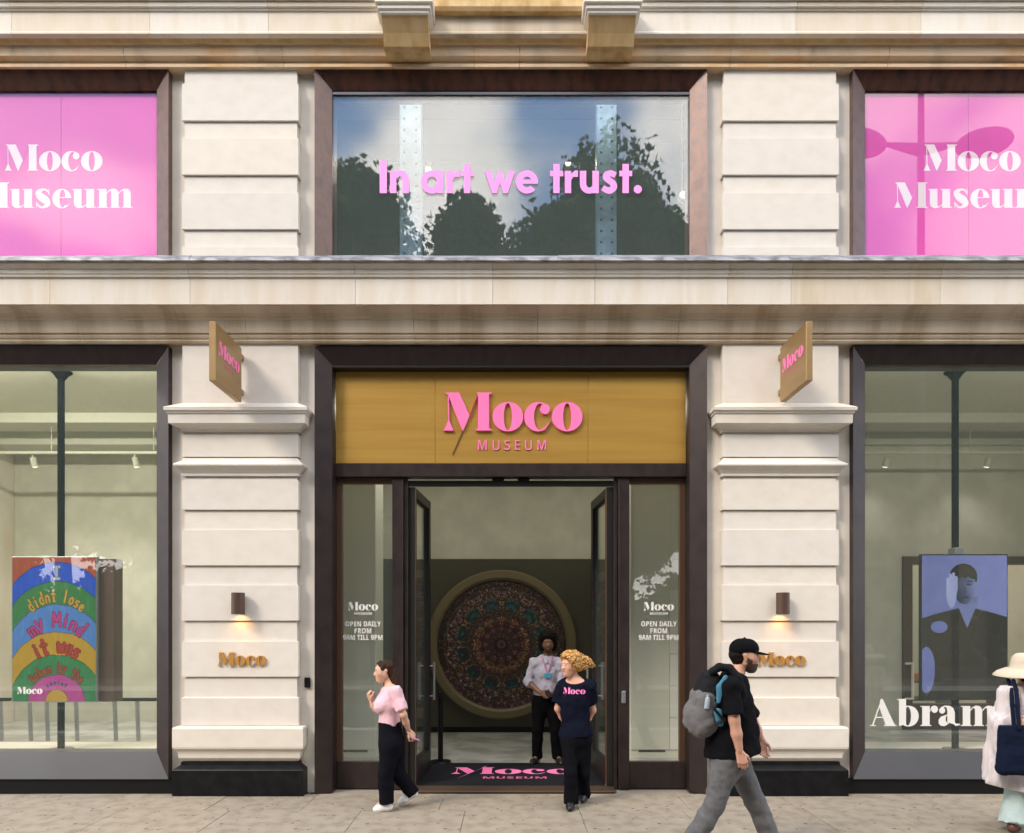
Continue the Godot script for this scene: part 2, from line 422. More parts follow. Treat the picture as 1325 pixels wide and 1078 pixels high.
func sans_glyph(ch: String) -> Array:
	var w := 0.205
	var c := Vector2(0.35, 0.345)
	var ro := Vector2(0.355, 0.36)
	var ri := Vector2(0.15, 0.165)
	match ch:
		"I": return [0.31, [rect(0.03, 0, 0.26, 1.0)]]
		"n": return [0.68, [rect(0.03, 0, 0.03 + w, 0.69), loop([Vector2(0.235, 0.50)] + arc(Vector2(0.36, 0.40), Vector2(0.275, 0.31), 140, 0, 12) + [Vector2(0.635, 0), Vector2(0.43, 0), Vector2(0.43, 0.40)] + arc(Vector2(0.34, 0.40), Vector2(0.09, 0.12), 0, 150, 8))]]
		"u": return [0.68, [rect(0.43, 0, 0.43 + w, 0.69), loop([Vector2(0.03, 0.69), Vector2(0.03, 0.29)] + arc(Vector2(0.32, 0.29), Vector2(0.29, 0.305), 180, 310, 12) + [Vector2(0.43, 0.22)] + arc(Vector2(0.335, 0.30), Vector2(0.1, 0.13), 320, 180, 8) + [Vector2(0.235, 0.69)])]]
		"a": return [0.76, [band(c, ro, c, ri, 90, 270), band(c, ro, c, ri, -90, 90), rect(0.52, 0, 0.72, 0.69)]]
		"r": return [0.46, [rect(0.03, 0, 0.03 + w, 0.69), loop([Vector2(0.235, 0.40), Vector2(0.30, 0.50), Vector2(0.45, 0.50), Vector2(0.45, 0.70), Vector2(0.36, 0.70), Vector2(0.235, 0.60)])]]
		"t": return [0.43, [rect(0.11, 0, 0.11 + w, 0.90), rect(0.01, 0.52, 0.109, 0.69), rect(0.317, 0.52, 0.42, 0.69)]]
		"w": return [0.98, [loop([Vector2(0, 0.69), Vector2(0.22, 0.69), Vector2(0.32, 0.33), Vector2(0.43, 0.69), Vector2(0.55, 0.69), Vector2(0.66, 0.33), Vector2(0.76, 0.69), Vector2(0.98, 0.69), Vector2(0.74, 0), Vector2(0.59, 0), Vector2(0.49, 0.33), Vector2(0.39, 0), Vector2(0.24, 0)])]]
		"e": return [0.74, [band(c, ro, c, ri, 90, 318), band(c, ro, c, ri, 0, 90), rect(0.2, 0.29, 0.705, 0.42)]]
		"s": return [0.56, [stroke(bent([[0.47, 0.55, 0.09], [0.33, 0.61, 0.095], [0.19, 0.57, 0.10], [0.17, 0.47, 0.10], [0.28, 0.385, 0.10], [0.39, 0.30, 0.10], [0.41, 0.18, 0.105], [0.30, 0.085, 0.10], [0.18, 0.10, 0.095], [0.06, 0.17, 0.09]]))]]
		".": return [0.34, [loop(arc(Vector2(0.15, 0.12), Vector2(0.13, 0.13), 0, 350, 16))]]
	return [0.30, []]

func glyph_mesh(polys: Array, cap: float, depth: float) -> SurfaceTool:
	var st := mb()
	for k in polys.size():
		var p: PackedVector2Array = polys[k]
		if Geometry2D.is_polygon_clockwise(p): p.reverse()
		var z := depth + k * minf(0.0006, depth * 0.2)
		var t := Geometry2D.triangulate_polygon(p)
		for i in range(0, t.size(), 3):
			var f := []
			var back := []
			for e in 3:
				var g := p[t[i + e]] * cap
				f.append(Vector3(g.x, g.y, z))
				back.append(Vector3(g.x, g.y, 0.0))
			out_tri(st, Vector3(0, 0, -100), f[0], f[1], f[2])
		for i in p.size():
			var a := p[i] * cap
			var b := p[(i + 1) % p.size()] * cap
			quad(st, Vector3(a.x, a.y, 0), Vector3(b.x, b.y, 0), Vector3(b.x, b.y, z), Vector3(a.x, a.y, z))
	return st

# writes a word as one mesh per letter (or as one mesh); `at` is the left end of the baseline
func write(word: String, serif: bool, at: Vector3, cap: float, depth: float, m: Material, parent: Node3D, turn := Basis(), width := 0.0, called := "letter", joined := false) -> void:
	var x := 0.0
	var gap := 0.03 if serif else 0.02
	var list := []
	for ch in word:
		var g = serif_glyph(ch) if serif else sans_glyph(ch)
		list.append([x, g[1]])
		x += g[0] + gap
	var sx_ := width / (x - gap) / cap if width > 0 else 1.0
	var all := []
	for e in list:
		if e[1].is_empty(): continue
		var polys := []
		for p in e[1]:
			var r := PackedVector2Array()
			for v in p: r.append(Vector2((v.x + (e[0] if joined else 0.0)) * sx_, v.y))
			polys.append(r)
		if joined: all += polys
		else:
			if polys.size() == 6:
				var fl := put("flourish", glyph_mesh(polys.slice(4, 5) if flourish == M.engraved else polys.slice(4), cap, depth * 0.5), flourish if flourish else m, parent)
				fl.transform = Transform3D(turn, at + turn * Vector3(e[0] * sx_ * cap, 0, 0))
				polys = polys.slice(0, 4)
			var o := put(called, glyph_mesh(polys, cap, depth), m, parent)
			o.transform = Transform3D(turn, at + turn * Vector3(e[0] * sx_ * cap, 0, 0))
	if joined:
		var o := put(called, glyph_mesh(all, cap, depth), m, parent)
		o.transform = Transform3D(turn, at)

# small capitals in a plain sans
func print_text(word: String, centre: Vector3, cap: float, m: Material, parent: Node3D, width := 0.0, turn := Basis(), depth := 0.001, weight := 700) -> void:
	var f := SystemFont.new()
	f.font_names = PackedStringArray(["Droid Sans"])
	f.font_weight = weight
	var t := TextMesh.new()
	t.font = f
	t.font_size = 64
	t.text = word
	t.pixel_size = cap / 46.0
	t.depth = depth
	var wide := t.get_aabb().size.x
	var o := put("lettering", t, null, parent)
	t.material = m
	var k := width / wide if width > 0 and wide > 0 else 1.0
	o.transform = Transform3D(turn * Basis.from_scale(Vector3(k, 1, 1)), centre)

# ---------------------------------------------------------------- the building
var house: Node3D

func node_part(called: String, parent: Node3D) -> Node3D:
	var o := Node3D.new()
	o.name = called
	var key := str(parent.get_instance_id()) + called
	names[key] = names.get(key, -1) + 1
	if names[key] > 0: o.name = "%s_%03d" % [called, names[key]]
	parent.add_child(o, true)
	return o

# a rusticated course: the upper third set back, the lower part proud with a sharp drip
func course(y0: float, y1: float, split: float) -> Array:
	return [Vector2(0.004, y0), Vector2(0.022, y0 + 0.001), Vector2(0.0235, y0 + 0.0025), Vector2(0.0235, split), Vector2(0.0225, split + 0.001), Vector2(0.003, split + 0.0015), Vector2(0.0, y1 - 0.006), Vector2(-0.004, y1 - 0.002), Vector2(-0.004, y1)]

func pilaster(xc: float, k: int) -> void:
	var core := mb()
	box(core, Vector3(xc - 0.86, 0, -0.5), Vector3(xc + 0.86, sy(440, 0) - 0.012, -0.08))
	box(core, Vector3(xc - 0.63, 0.2, -0.079), Vector3(xc + 0.63, sy(441, 0), -0.016))
	var p := put("pilaster", core, M["stone%d" % (k % 4)], house)
	var hw := 0.642
	var block := func(prof: Array, i: int) -> void:
		var st := mb()
		wrap_round(st, xc, hw, prof, -0.078)
		put("stone_block", st, M["stone%d" % ((i * 7 + k * 3) % 4)], p)
	# courses below the necking, top to bottom
	var ys := [617.0, 660.0, 732.0, 803.5, 876.0]
	for i in 4:
		block.call(course(sy(ys[i + 1], 0.02) + 0.002, sy(ys[i], 0.02) - 0.003, sy(ys[i + 1] - 46, 0.0) if i > 0 else sy(622, 0)), i)
	block.call([Vector2(0.028, sy(939, 0.03)), Vector2(0.028, sy(903, 0.0)), Vector2(0.004, sy(902, 0.0)), Vector2(0.0, sy(878, 0.02)), Vector2(-0.012, sy(876.6, 0.02))], 4)
	# moulded base
	var b := mb()
	wrap_round(b, xc, hw, [Vector2(0.02, sy(985, 0.03)), Vector2(0.05, sy(981, 0.05)), Vector2(0.055, sy(976, 0.05))] + [Vector2(0.062, sy(973, 0.05)), Vector2(0.075, sy(970.5, 0.07)), Vector2(0.095, sy(969, 0.08)), Vector2(0.10, sy(966.5, 0.08)), Vector2(0.10, sy(943, 0.08)), Vector2(0.09, sy(941, 0.08)), Vector2(0.02, sy(939.5, 0.03))], -0.078)
	put("base_moulding", b, M["stone%d" % ((k + 1) % 4)], p)
	var pl := mb()
	wrap_round(pl, xc, hw, [Vector2(0.10, 0.0), Vector2(0.10, 0.29), Vector2(0.094, 0.302), Vector2(0.035, 0.345), Vector2(0.03, 0.378)], -0.078)
	put("plinth", pl, M.plinth, p)
	# necking: astragal, frieze block, capital, block above
	block.call([Vector2(-0.01, sy(592, 0)), Vector2(0.022, sy(591.6, 0)), Vector2(0.022, sy(563, 0)), Vector2(0.0, sy(562, 0)), Vector2(0.0, sy(559, 0))], 5)
	var a := mb()
	wrap_round(a, xc, hw, [Vector2(0.0, sy(616.5, 0)), Vector2(0.028, sy(616.3, 0)), Vector2(0.028, sy(613, 0)), Vector2(0.036, sy(612, 0)), Vector2(0.05, sy(609, 0)), Vector2(0.075, sy(606.5, 0)), Vector2(0.092, sy(605, 0)), Vector2(0.096, sy(601, 0.1)), Vector2(0.09, sy(599.5, 0.1)), Vector2(0.03, sy(597, 0)), Vector2(0.008, sy(592.6, 0))], -0.078)
	put("astragal_moulding", a, M["stone%d" % ((k + 2) % 4)], p)
	var c := mb()
	wrap_round(c, xc, hw, [Vector2(0.0, sy(559, 0)), Vector2(0.03, sy(558.6, 0.03)), Vector2(0.035, sy(556, 0.03)), Vector2(0.05, sy(553.5, 0.05)), Vector2(0.08, sy(550, 0.08)), Vector2(0.115, sy(547.6, 0.11)), Vector2(0.13, sy(547.2, 0.13)), Vector2(0.133, sy(535, 0.13)), Vector2(0.145, sy(534.4, 0.14)), Vector2(0.15, sy(531.5, 0.15)), Vector2(0.165, sy(530.5, 0.16)), Vector2(0.168, sy(526.3, 0.17)), Vector2(0.15, sy(525.6, 0.15)), Vector2(0.0, sy(521, 0.0))], -0.078)
	put("capital_moulding", c, M["stone%d" % (k % 4)], p)
	block.call([Vector2(0.018, sy(524, 0)), Vector2(0.02, sy(522, 0)), Vector2(0.02, sy(446.5, 0)), Vector2(0.014, sy(445.5, 0))], 6)

func upper_pilaster(xc: float, k: int) -> void:
	var core := mb()
	box(core, Vector3(xc - 0.86, 5.85, -0.5), Vector3(xc + 0.86, sy(88, 0), -0.08))
	box(core, Vector3(xc - 0.63, 5.86, -0.079), Vector3(xc + 0.63, sy(89, 0), -0.016))
	var p := put("upper_pilaster", core, M["stone%d" % ((k + 1) % 4)], house)
	var ys := [86.0, 156.5, 226.5, 297.0, 367.0]
	for i in 4:
		var st := mb()
		wrap_round(st, xc, 0.642, course(sy(ys[i + 1], 0.02) + 0.002, sy(ys[i], 0.02) - 0.003, sy(ys[i + 1] - 46, 0)), -0.078)
		put("stone_block", st, M["stone%d" % ((i * 5 + k) % 4)], p)

# a picture-frame bevel round an opening: outer edge at z = 0.01, inner edge set back
func bevel(x0: float, x1: float, y0: float, y1: float, w: float, zi: float, parent: Node3D, head: Material, jamb: Material, sill: Material, sill_y0 := 0.0, sill_y1 := 0.0) -> void:
	var zo := 0.012
	var ya := y1 - w
	var yb := sill_y1 if sill else y0
	var top := mb()
	quad(top, Vector3(x0 + w, ya, zi), Vector3(x1 - w, ya, zi), Vector3(x1, y1, zo), Vector3(x0, y1, zo))
	quad(top, Vector3(x0, y1, zo), Vector3(x1, y1, zo), Vector3(x1, y1, -0.3), Vector3(x0, y1, -0.3))
	quad(top, Vector3(x0 + w, ya, -0.3), Vector3(x1 - w, ya, -0.3), Vector3(x1 - w, ya, zi), Vector3(x0 + w, ya, zi))
	put("frame_head", top, head, parent)
	for s in [-1, 1]:
		var xo: float = x0 if s < 0 else x1
		var xi: float = xo - s * w
		var e: float = 0.002 * s
		var st := mb()
		var mid := Vector3((x0 + x1) / 2.0 + s * 50.0, (y0 + y1) / 2.0, -20)
		var lo_o := Vector3(xo, sill_y0 if sill else y0, zo)
		for f in [[Vector3(xi, yb, zi), lo_o, Vector3(xo, y1, zo), Vector3(xi + e, ya, zi)]]:
			out_quad(st, mid, f[0], f[1], f[2], f[3])
		out_quad(st, mid, Vector3(xi, yb, -0.3), Vector3(xi, yb, zi), Vector3(xi, ya, zi), Vector3(xi, ya, -0.3))
		out_quad(st, Vector3((x0 + x1) / 2.0, y0, -0.1), lo_o, Vector3(xo, lo_o.y, -0.3), Vector3(xo, y1, -0.3), Vector3(xo, y1, zo))
		put("frame_jamb", st, jamb, parent)
	if sill:
		var st := mb()
		quad(st, Vector3(x0, sill_y0, zo), Vector3(x1, sill_y0, zo), Vector3(x1 - w, sill_y1, zi), Vector3(x0 + w, sill_y1, zi))
		quad(st, Vector3(x0, sill_y0, -0.29), Vector3(x1, sill_y0, -0.29), Vector3(x1, sill_y0, zo), Vector3(x0, sill_y0, zo))
		quad(st, Vector3(x0 + w, sill_y1, zi), Vector3(x1 - w, sill_y1, zi), Vector3(x1 - w, sill_y1, -0.29), Vector3(x0 + w, sill_y1, -0.29))
		put("frame_sill", st, sill, parent)

# double glazing: two sheets of glass
func glazing(x0: float, x1: float, y0: float, y1: float, z: float, parent: Node3D, sheets := 1, glass: Material = null) -> void:
	for k in sheets:
		bx("pane", Vector3(x0, y0, z - 0.024 * k - 0.006), Vector3(x1, y1, z - 0.024 * k), glass if glass else M.pane, parent)

func shop_window(xc: float) -> Node3D:
	var w := node_part("shop_window", house)
	bevel(xc - 2.275, xc + 2.275, 0.176, sy(448, 0.0), 0.18, -0.08, w, M.bronze, M.bronze, M.sill, 0.176, 0.474)
	glazing(xc - 2.09, xc + 2.09, 0.475, 4.955, -0.10, w)
	bx("base_panel", Vector3(xc - 2.36, 0, -0.3), Vector3(xc + 2.36, 0.172, -0.02), M.black, w, 0.004)
	return w

func upper_window(xc: float, half: float, clear: bool) -> Node3D:
	var w := node_part("upper_window", house)
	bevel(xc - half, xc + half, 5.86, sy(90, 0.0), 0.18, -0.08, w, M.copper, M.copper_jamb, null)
	glazing(xc - half + 0.185, xc + half - 0.185, 5.86, sy(90, 0.0) - 0.19, -0.10, w, 2 if clear else 1, M.pane if clear else M.pane_film)
	if clear:
		bx("frame_bead", Vector3(xc - half + 0.18, sy(90, 0.0) - 0.225, -0.098), Vector3(xc + half - 0.18, sy(90, 0.0) - 0.19, -0.084), M.sill, w, 0.003)
	return w

# one storey-high band of masonry of joined blocks with the given profile (z, y)
func masonry(called: String, piece: String, prof: Array, joints: Array, mats: Array, core_prof: Array) -> void:
	var core := mb()
	run(core, core_prof, joints[0] + 0.01, joints[-1] - 0.01)
	var p := put(called, core, M.mortar, house)
	for i in joints.size() - 1:
		var st := mb()
		run(st, prof, joints[i] + 0.002, joints[i + 1] - 0.002)
		put(piece, st, mats[i % mats.size()], p)

func entablature() -> void:
	var j := [-9.95, -8.2, -6.9, -5.1, -3.55, -1.72, -0.2, 0.93, 2.4, 3.1, 4.75, 6.5, 8.3, 9.95]
	var mats := [M.course0, M.course2, M.course3, M.course0, M.course3, M.course2, M.course0, M.course2, M.course0, M.course1, M.course0, M.course3]
	# cove and rolls above the shop fronts
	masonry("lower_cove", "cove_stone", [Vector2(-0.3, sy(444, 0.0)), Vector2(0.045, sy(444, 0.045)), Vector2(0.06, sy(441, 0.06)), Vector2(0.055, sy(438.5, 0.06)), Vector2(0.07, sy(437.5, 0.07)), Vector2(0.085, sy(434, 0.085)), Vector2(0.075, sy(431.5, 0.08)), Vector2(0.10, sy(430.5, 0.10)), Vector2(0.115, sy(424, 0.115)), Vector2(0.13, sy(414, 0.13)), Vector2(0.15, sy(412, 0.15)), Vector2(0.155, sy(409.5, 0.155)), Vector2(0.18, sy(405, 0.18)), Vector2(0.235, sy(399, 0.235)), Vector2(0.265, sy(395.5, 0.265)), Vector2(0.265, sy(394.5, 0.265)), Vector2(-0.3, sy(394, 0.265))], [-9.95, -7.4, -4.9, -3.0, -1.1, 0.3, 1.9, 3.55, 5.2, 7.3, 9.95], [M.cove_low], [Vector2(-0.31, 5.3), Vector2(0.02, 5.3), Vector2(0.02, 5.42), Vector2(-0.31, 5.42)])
	# fascia and the mouldings under the ledge
	var z := 0.29
	masonry("fascia", "fascia_stone", [Vector2(-0.3, sy(393.6, z)), Vector2(z, sy(393.6, z)), Vector2(z, sy(359, z)), Vector2(z + 0.02, sy(358, z + 0.02)), Vector2(z + 0.024, sy(355, z + 0.024)), Vector2(z + 0.035, sy(353.5, z + 0.035)), Vector2(z + 0.04, sy(350, z + 0.04)), Vector2(z + 0.028, sy(348.6, z + 0.028)), Vector2(z + 0.05, sy(346, z + 0.05)), Vector2(z + 0.075, sy(341, z + 0.075)), Vector2(z + 0.075, sy(338.5, z + 0.075)), Vector2(-0.3, sy(338, z + 0.075))], j, mats, [Vector2(-0.31, 5.50), Vector2(z - 0.03, 5.50), Vector2(z - 0.03, 5.82), Vector2(-0.31, 5.82)])
	# lead flashing laid over the ledge in lapped sheets
	var lf := node_part("lead_flashing", house)
	rng.seed = 5
	var x := -9.95
	var i := 0
	while x < 9.9:
		var e := minf(x + rng.randf_range(0.95, 1.5), 9.95)
		var st := mb()
		var s := rng.randf_range(-0.006, 0.006)
		var zt := 0.40 + s
		run(st, [Vector2(-0.09, 5.972), Vector2(zt - 0.06, sy(330.5, zt - 0.06) + s), Vector2(zt, sy(333.2, zt)), Vector2(zt + 0.012, sy(337.5, zt)), Vector2(zt - 0.004, sy(338.6, zt) + s), Vector2(zt - 0.02, sy(337, zt)), Vector2(zt - 0.07, sy(333.5, zt - 0.07)), Vector2(-0.09, 5.95)], x, e - 0.003)
		put("lead_sheet", st, M.lead, lf)
		x = e
		i += 1
	# upper cornice: cove, fascia with a lip, and mouldings
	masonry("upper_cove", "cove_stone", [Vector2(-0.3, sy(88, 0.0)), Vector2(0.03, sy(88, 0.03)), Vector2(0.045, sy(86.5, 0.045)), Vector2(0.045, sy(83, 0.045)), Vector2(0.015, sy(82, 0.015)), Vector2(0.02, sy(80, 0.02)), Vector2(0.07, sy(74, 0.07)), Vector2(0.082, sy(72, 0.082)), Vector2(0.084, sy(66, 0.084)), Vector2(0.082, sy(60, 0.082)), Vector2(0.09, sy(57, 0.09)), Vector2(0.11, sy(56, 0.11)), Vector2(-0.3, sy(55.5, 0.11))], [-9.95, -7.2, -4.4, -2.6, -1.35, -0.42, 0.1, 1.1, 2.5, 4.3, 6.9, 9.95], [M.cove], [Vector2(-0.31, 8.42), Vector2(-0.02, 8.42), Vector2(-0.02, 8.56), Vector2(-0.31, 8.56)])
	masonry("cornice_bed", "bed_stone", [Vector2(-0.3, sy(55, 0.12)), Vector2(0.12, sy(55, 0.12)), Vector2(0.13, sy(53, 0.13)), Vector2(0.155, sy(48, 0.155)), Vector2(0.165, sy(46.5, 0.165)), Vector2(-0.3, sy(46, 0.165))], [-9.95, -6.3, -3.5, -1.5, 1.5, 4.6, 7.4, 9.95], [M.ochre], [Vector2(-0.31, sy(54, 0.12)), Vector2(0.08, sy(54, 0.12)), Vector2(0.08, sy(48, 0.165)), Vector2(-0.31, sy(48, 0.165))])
	var joints := [-9.95, -7.3, -5.6, -4.05, -2.72, -1.4, -1.0, 0.87, 1.38, 3.2, 4.6, 6.2, 8.1, 9.95]
	masonry("upper_fascia", "fascia_stone", [Vector2(-0.3, sy(45.5, 0.19)), Vector2(0.19, sy(45.5, 0.19)), Vector2(0.20, sy(43.5, 0.20)), Vector2(0.20, sy(41.5, 0.20)), Vector2(0.182, sy(40.5, 0.182)), Vector2(0.18, sy(15, 0.18)), Vector2(0.195, sy(13.5, 0.195)), Vector2(0.20, sy(10.5, 0.20)), Vector2(0.22, sy(8, 0.22)), Vector2(0.225, sy(4, 0.225)), Vector2(0.21, sy(2.5, 0.21)), Vector2(0.25, sy(-2, 0.25)), Vector2(0.27, sy(-6, 0.27)), Vector2(0.27, sy(-22, 0.27)), Vector2(-0.3, sy(-24, 0.27))], joints, [M.course0, M.course2, M.course1, M.course0, M.course1, M.course3, M.cove_low, M.course1, M.course0, M.course1, M.course2], [Vector2(-0.31, 8.66), Vector2(0.14, 8.66), Vector2(0.14, 9.1), Vector2(-0.31, 9.1)])
	# consoles that carry the balcony above
	for xs in [[490, 556, 500, 553], [759, 824, 763, 819]]:
		var c := mb()
		var z1 := 0.40
		var a := sp(xs[0], 17, z1)
		var b := sp(xs[1], 17, z1)
		var d := sp(xs[2], 61, 0.24)
		var f := sp(xs[3], 61, 0.24)
		var xa := (a.x + d.x) / 2.0
		var xb := (b.x + f.x) / 2.0
		run(c, [Vector2(-0.1, d.y), Vector2(0.22, d.y), Vector2(0.24, d.y + 0.006), Vector2(0.30, lerpf(d.y, a.y, 0.45)), Vector2(z1, a.y), Vector2(-0.1, a.y)], xa, xb)
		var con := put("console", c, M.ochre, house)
		for t in [[17, 11.5, 0.015, 0.0], [11, 3, 0.035, 0.03], [2.5, -12, 0.06, 0.06]]:
			var y0 := sy(t[0], z1 + t[2])
			var y1 := sy(t[1], z1 + t[2])
			bx("console_moulding", Vector3(xa - t[2], y0, -0.05), Vector3(xb + t[2], y1, z1 + t[2]), M.stone2, con, 0.008)
	var panel := mb()
	run(panel, [Vector2(0.17, sy(14.5, 0.24)), Vector2(0.25, sy(14, 0.25)), Vector2(0.27, sy(8, 0.27)), Vector2(0.27, sy(0, 0.27)), Vector2(0.17, sy(0, 0.27))], -1.02, 0.86)
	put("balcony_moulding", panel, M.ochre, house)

func entrance() -> void:
	var e := node_part("entrance_frame", house)
	bevel(-2.25, 2.25, 0.0, sy(449, 0.0), 0.18, -0.08, e, M.bronze, M.bronze, null)
	var r := mb()
	for s in [-1, 1]: box(r, Vector3(s * 2.072, 0, -0.36), Vector3(s * 2.16, 4.95, -0.081))
	box(r, Vector3(-2.071, 4.93, -0.36), Vector3(2.071, 4.99, -0.0815))
	put("reveal", r, M.dark_frame, e)
	bx("transom", Vector3(-2.07, sy(617, -0.2), -0.34), Vector3(2.07, sy(600, -0.2), -0.19), M.bronze, e, 0.006)
	bx("door_head", Vector3(-1.26, 3.60, -0.36), Vector3(1.26, 3.655, -0.27), M.dark_frame, e, 0.004)
	for s in [-1, 1]:
		bx("mullion", Vector3(s * 1.272, 0, -0.345), Vector3(s * 1.40, sy(617, -0.2) - 0.001, -0.225), M.bronze, e, 0.005)
		bx("door_post", Vector3(s * 1.222, 0, -0.335), Vector3(s * 1.262, 3.684, -0.26), M.bronze, e, 0.004)
		var sl := node_part("sidelight", house)
		bx("kick_panel", Vector3(s * 1.402, 0.0, -0.33), Vector3(s * 2.07, 0.325, -0.26), M.bronze, sl, 0.006)
		var fr := mb()
		box(fr, Vector3(s * 2.0, 0.326, -0.33), Vector3(s * 2.071, 3.68, -0.262), 0.004)
		box(fr, Vector3(s * 1.401, 3.62, -0.33), Vector3(s * 1.999, 3.685, -0.262), 0.004)
		put("sidelight_frame", fr, M.brown_wood, sl)
		glazing(minf(s * 1.40, s * 2.0), maxf(s * 1.40, s * 2.0), 0.326, 3.62, -0.285, sl)
		var cx := sx(469.5 if s < 0 else 852.5, -0.28)
		write("Moco", true, Vector3(cx - 0.181, sy(790, -0.28), -0.2846), 0.10, 0.001, M.white_vinyl, sl, Basis(), 0.362, "lettering", true)
		print_text("MUSEUM", Vector3(cx, sy(794, -0.28), -0.2846), 0.026, M.white_vinyl, sl, 0.21)
		print_text("OPEN DAILY", Vector3(cx, sy(807.5, -0.28), -0.2846), 0.060, M.white_vinyl, sl, 0.42, Basis(), 0.0006, 700)
		print_text("FROM", Vector3(cx, sy(816.5, -0.28), -0.2846), 0.060, M.white_vinyl, sl, 0.20, Basis(), 0.0006, 700)
		print_text("9AM TILL 9PM", Vector3(cx, sy(825.0, -0.28), -0.2846), 0.060, M.white_vinyl, sl, 0.47, Basis(), 0.0006, 700)
		# the door leaf, folded back into the lobby
		var d := node_part("door", house)
		d.position = Vector3(s * 1.185, 0, -0.30)
		d.rotation.y = s * deg_to_rad(4.0)
		var f := mb()
		var a := 0.045
		box(f, Vector3(-a, 0.02, -0.10), Vector3(a, 3.585, 0), 0.004)
		box(f, Vector3(-a, 0.02, -1.02), Vector3(a, 3.585, -0.90), 0.004)
		box(f, Vector3(-a, 3.47, -0.8995), Vector3(a, 3.584, -0.1005), 0.004)
		box(f, Vector3(-a, 0.021, -0.8995), Vector3(a, 0.30, -0.1005), 0.004)
		put("door_frame", f, M.dark_frame, d)
		bx("pane", Vector3(-0.008, 0.30, -0.90), Vector3(0.008, 3.47, -0.10), M.pane, d)
		var h := mb()
		for side in [-1, 1]:
			tube(h, Vector3(side * 0.10, 0.95, -0.955), Vector3(side * 0.10, 1.45, -0.955), 0.016, 0.016, 10)
			for y in [1.0, 1.40]: tube(h, Vector3(side * 0.044, y, -0.955), Vector3(side * 0.10, y, -0.955), 0.010, 0.010, 8)
		put("handle", h, M.steel, d)
		bx("edge_strip", Vector3(-s * 0.047, 0.03, -0.04), Vector3(-s * 0.049, 3.57, 0.002), M.copper_edge, d)
	var lock := bx("door_lock", Vector3(1.305, 1.02, -0.224), Vector3(1.355, 1.165, -0.205), M.steel, e, 0.006)
	lock.set_meta("label", "small steel lock plate on the right mullion")
	bx("threshold", Vector3(-1.22, 0.0, -0.34), Vector3(1.22, 0.022, -0.06), M.threshold, e, 0.004)
	for s in [-1, 1]: bx("head_closer", Vector3(s * 0.08, 3.655, -0.30), Vector3(s * 0.22, 3.684, -0.24), M.black, e, 0.004)

func shell() -> void:
	# what closes the rooms: floors, ceilings, party walls, roof
	var w := mb()
	box(w, Vector3(-9.95, 0.0, -9.6), Vector3(-9.0, 12.0, -0.31))
	box(w, Vector3(9.0, 0.0, -9.6), Vector3(9.95, 12.0, -0.31))
	box(w, Vector3(-9.95, 0.0, -9.9), Vector3(9.95, 12.0, -9.601))
	box(w, Vector3(-9.95, 9.06, -0.6), Vector3(9.95, 12.0, -0.1))
	box(w, Vector3(-9.95, 12.001, -9.9), Vector3(9.95, 12.3, 0.1))
	box(w, Vector3(-8.99, 5.25, -0.60), Vector3(8.99, 5.86, -0.305))
	box(w, Vector3(-8.99, 8.28, -0.36), Vector3(8.99, 9.059, -0.305))
	put("wall", w, M.course0, house)
	struct("floor_lobby", boxed(Vector3(-3.2, -0.3, -9.0), Vector3(3.2, 0.012, -0.335)), M.floor_in)
	for s in [-1, 1]:
		struct("floor_window_display", boxed(Vector3(s * 3.2, -0.3, -9.0), Vector3(s * 9.0, 0.2, -0.30)), M.floor_in)
		struct("window_platform", boxed(Vector3(s * 3.21, 0.2005, -1.55), Vector3(s * 8.99, 0.34, -0.305)), M.platform)
		struct("partition_wall", boxed(Vector3(s * 3.12, 0.012, -9.0), Vector3(s * 3.2, 5.19, -0.51)), M.wall_in)
	struct("ceiling_ground_floor", boxed(Vector3(-9.0, 5.2, -9.0), Vector3(9.0, 5.244, -0.61)), M.ceiling)
	struct("ceiling_front_strip", boxed(Vector3(-9.0, 5.2, -0.605), Vector3(9.0, 5.24, -0.31)), M.ceiling)
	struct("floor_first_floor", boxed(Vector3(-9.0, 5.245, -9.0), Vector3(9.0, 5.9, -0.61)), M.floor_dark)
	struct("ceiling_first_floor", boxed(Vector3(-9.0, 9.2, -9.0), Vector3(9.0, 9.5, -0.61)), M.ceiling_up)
	struct("back_wall_lobby", boxed(Vector3(-3.11, 0.013, -4.9), Vector3(3.11, 5.19, -4.62)), M.wall_in)
	struct("back_wall_left", boxed(Vector3(-8.99, 0.201, -4.9), Vector3(-3.21, 5.19, -4.62)), M.wall_in)
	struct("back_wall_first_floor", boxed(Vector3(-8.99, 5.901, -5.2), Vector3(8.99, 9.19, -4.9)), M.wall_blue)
	for s in [-1, 1]:
		struct("ceiling_beam", boxed(Vector3(s * 3.21, 5.05, -3.2), Vector3(s * 8.99, 5.199, -2.7)), M.beam)
		struct("ceiling_beam", boxed(Vector3(s * 3.21, 4.92, -4.1), Vector3(s * 8.99, 5.199, -3.5)), M.beam)
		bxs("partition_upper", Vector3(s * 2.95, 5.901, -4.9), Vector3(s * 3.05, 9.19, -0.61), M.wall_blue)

func boxed(a: Vector3, b: Vector3) -> SurfaceTool:
	var st := mb()
	box(st, a, b)
	return st

func bxs(called: String, a: Vector3, b: Vector3, m: Material) -> void:
	struct(called, boxed(a, b), m)

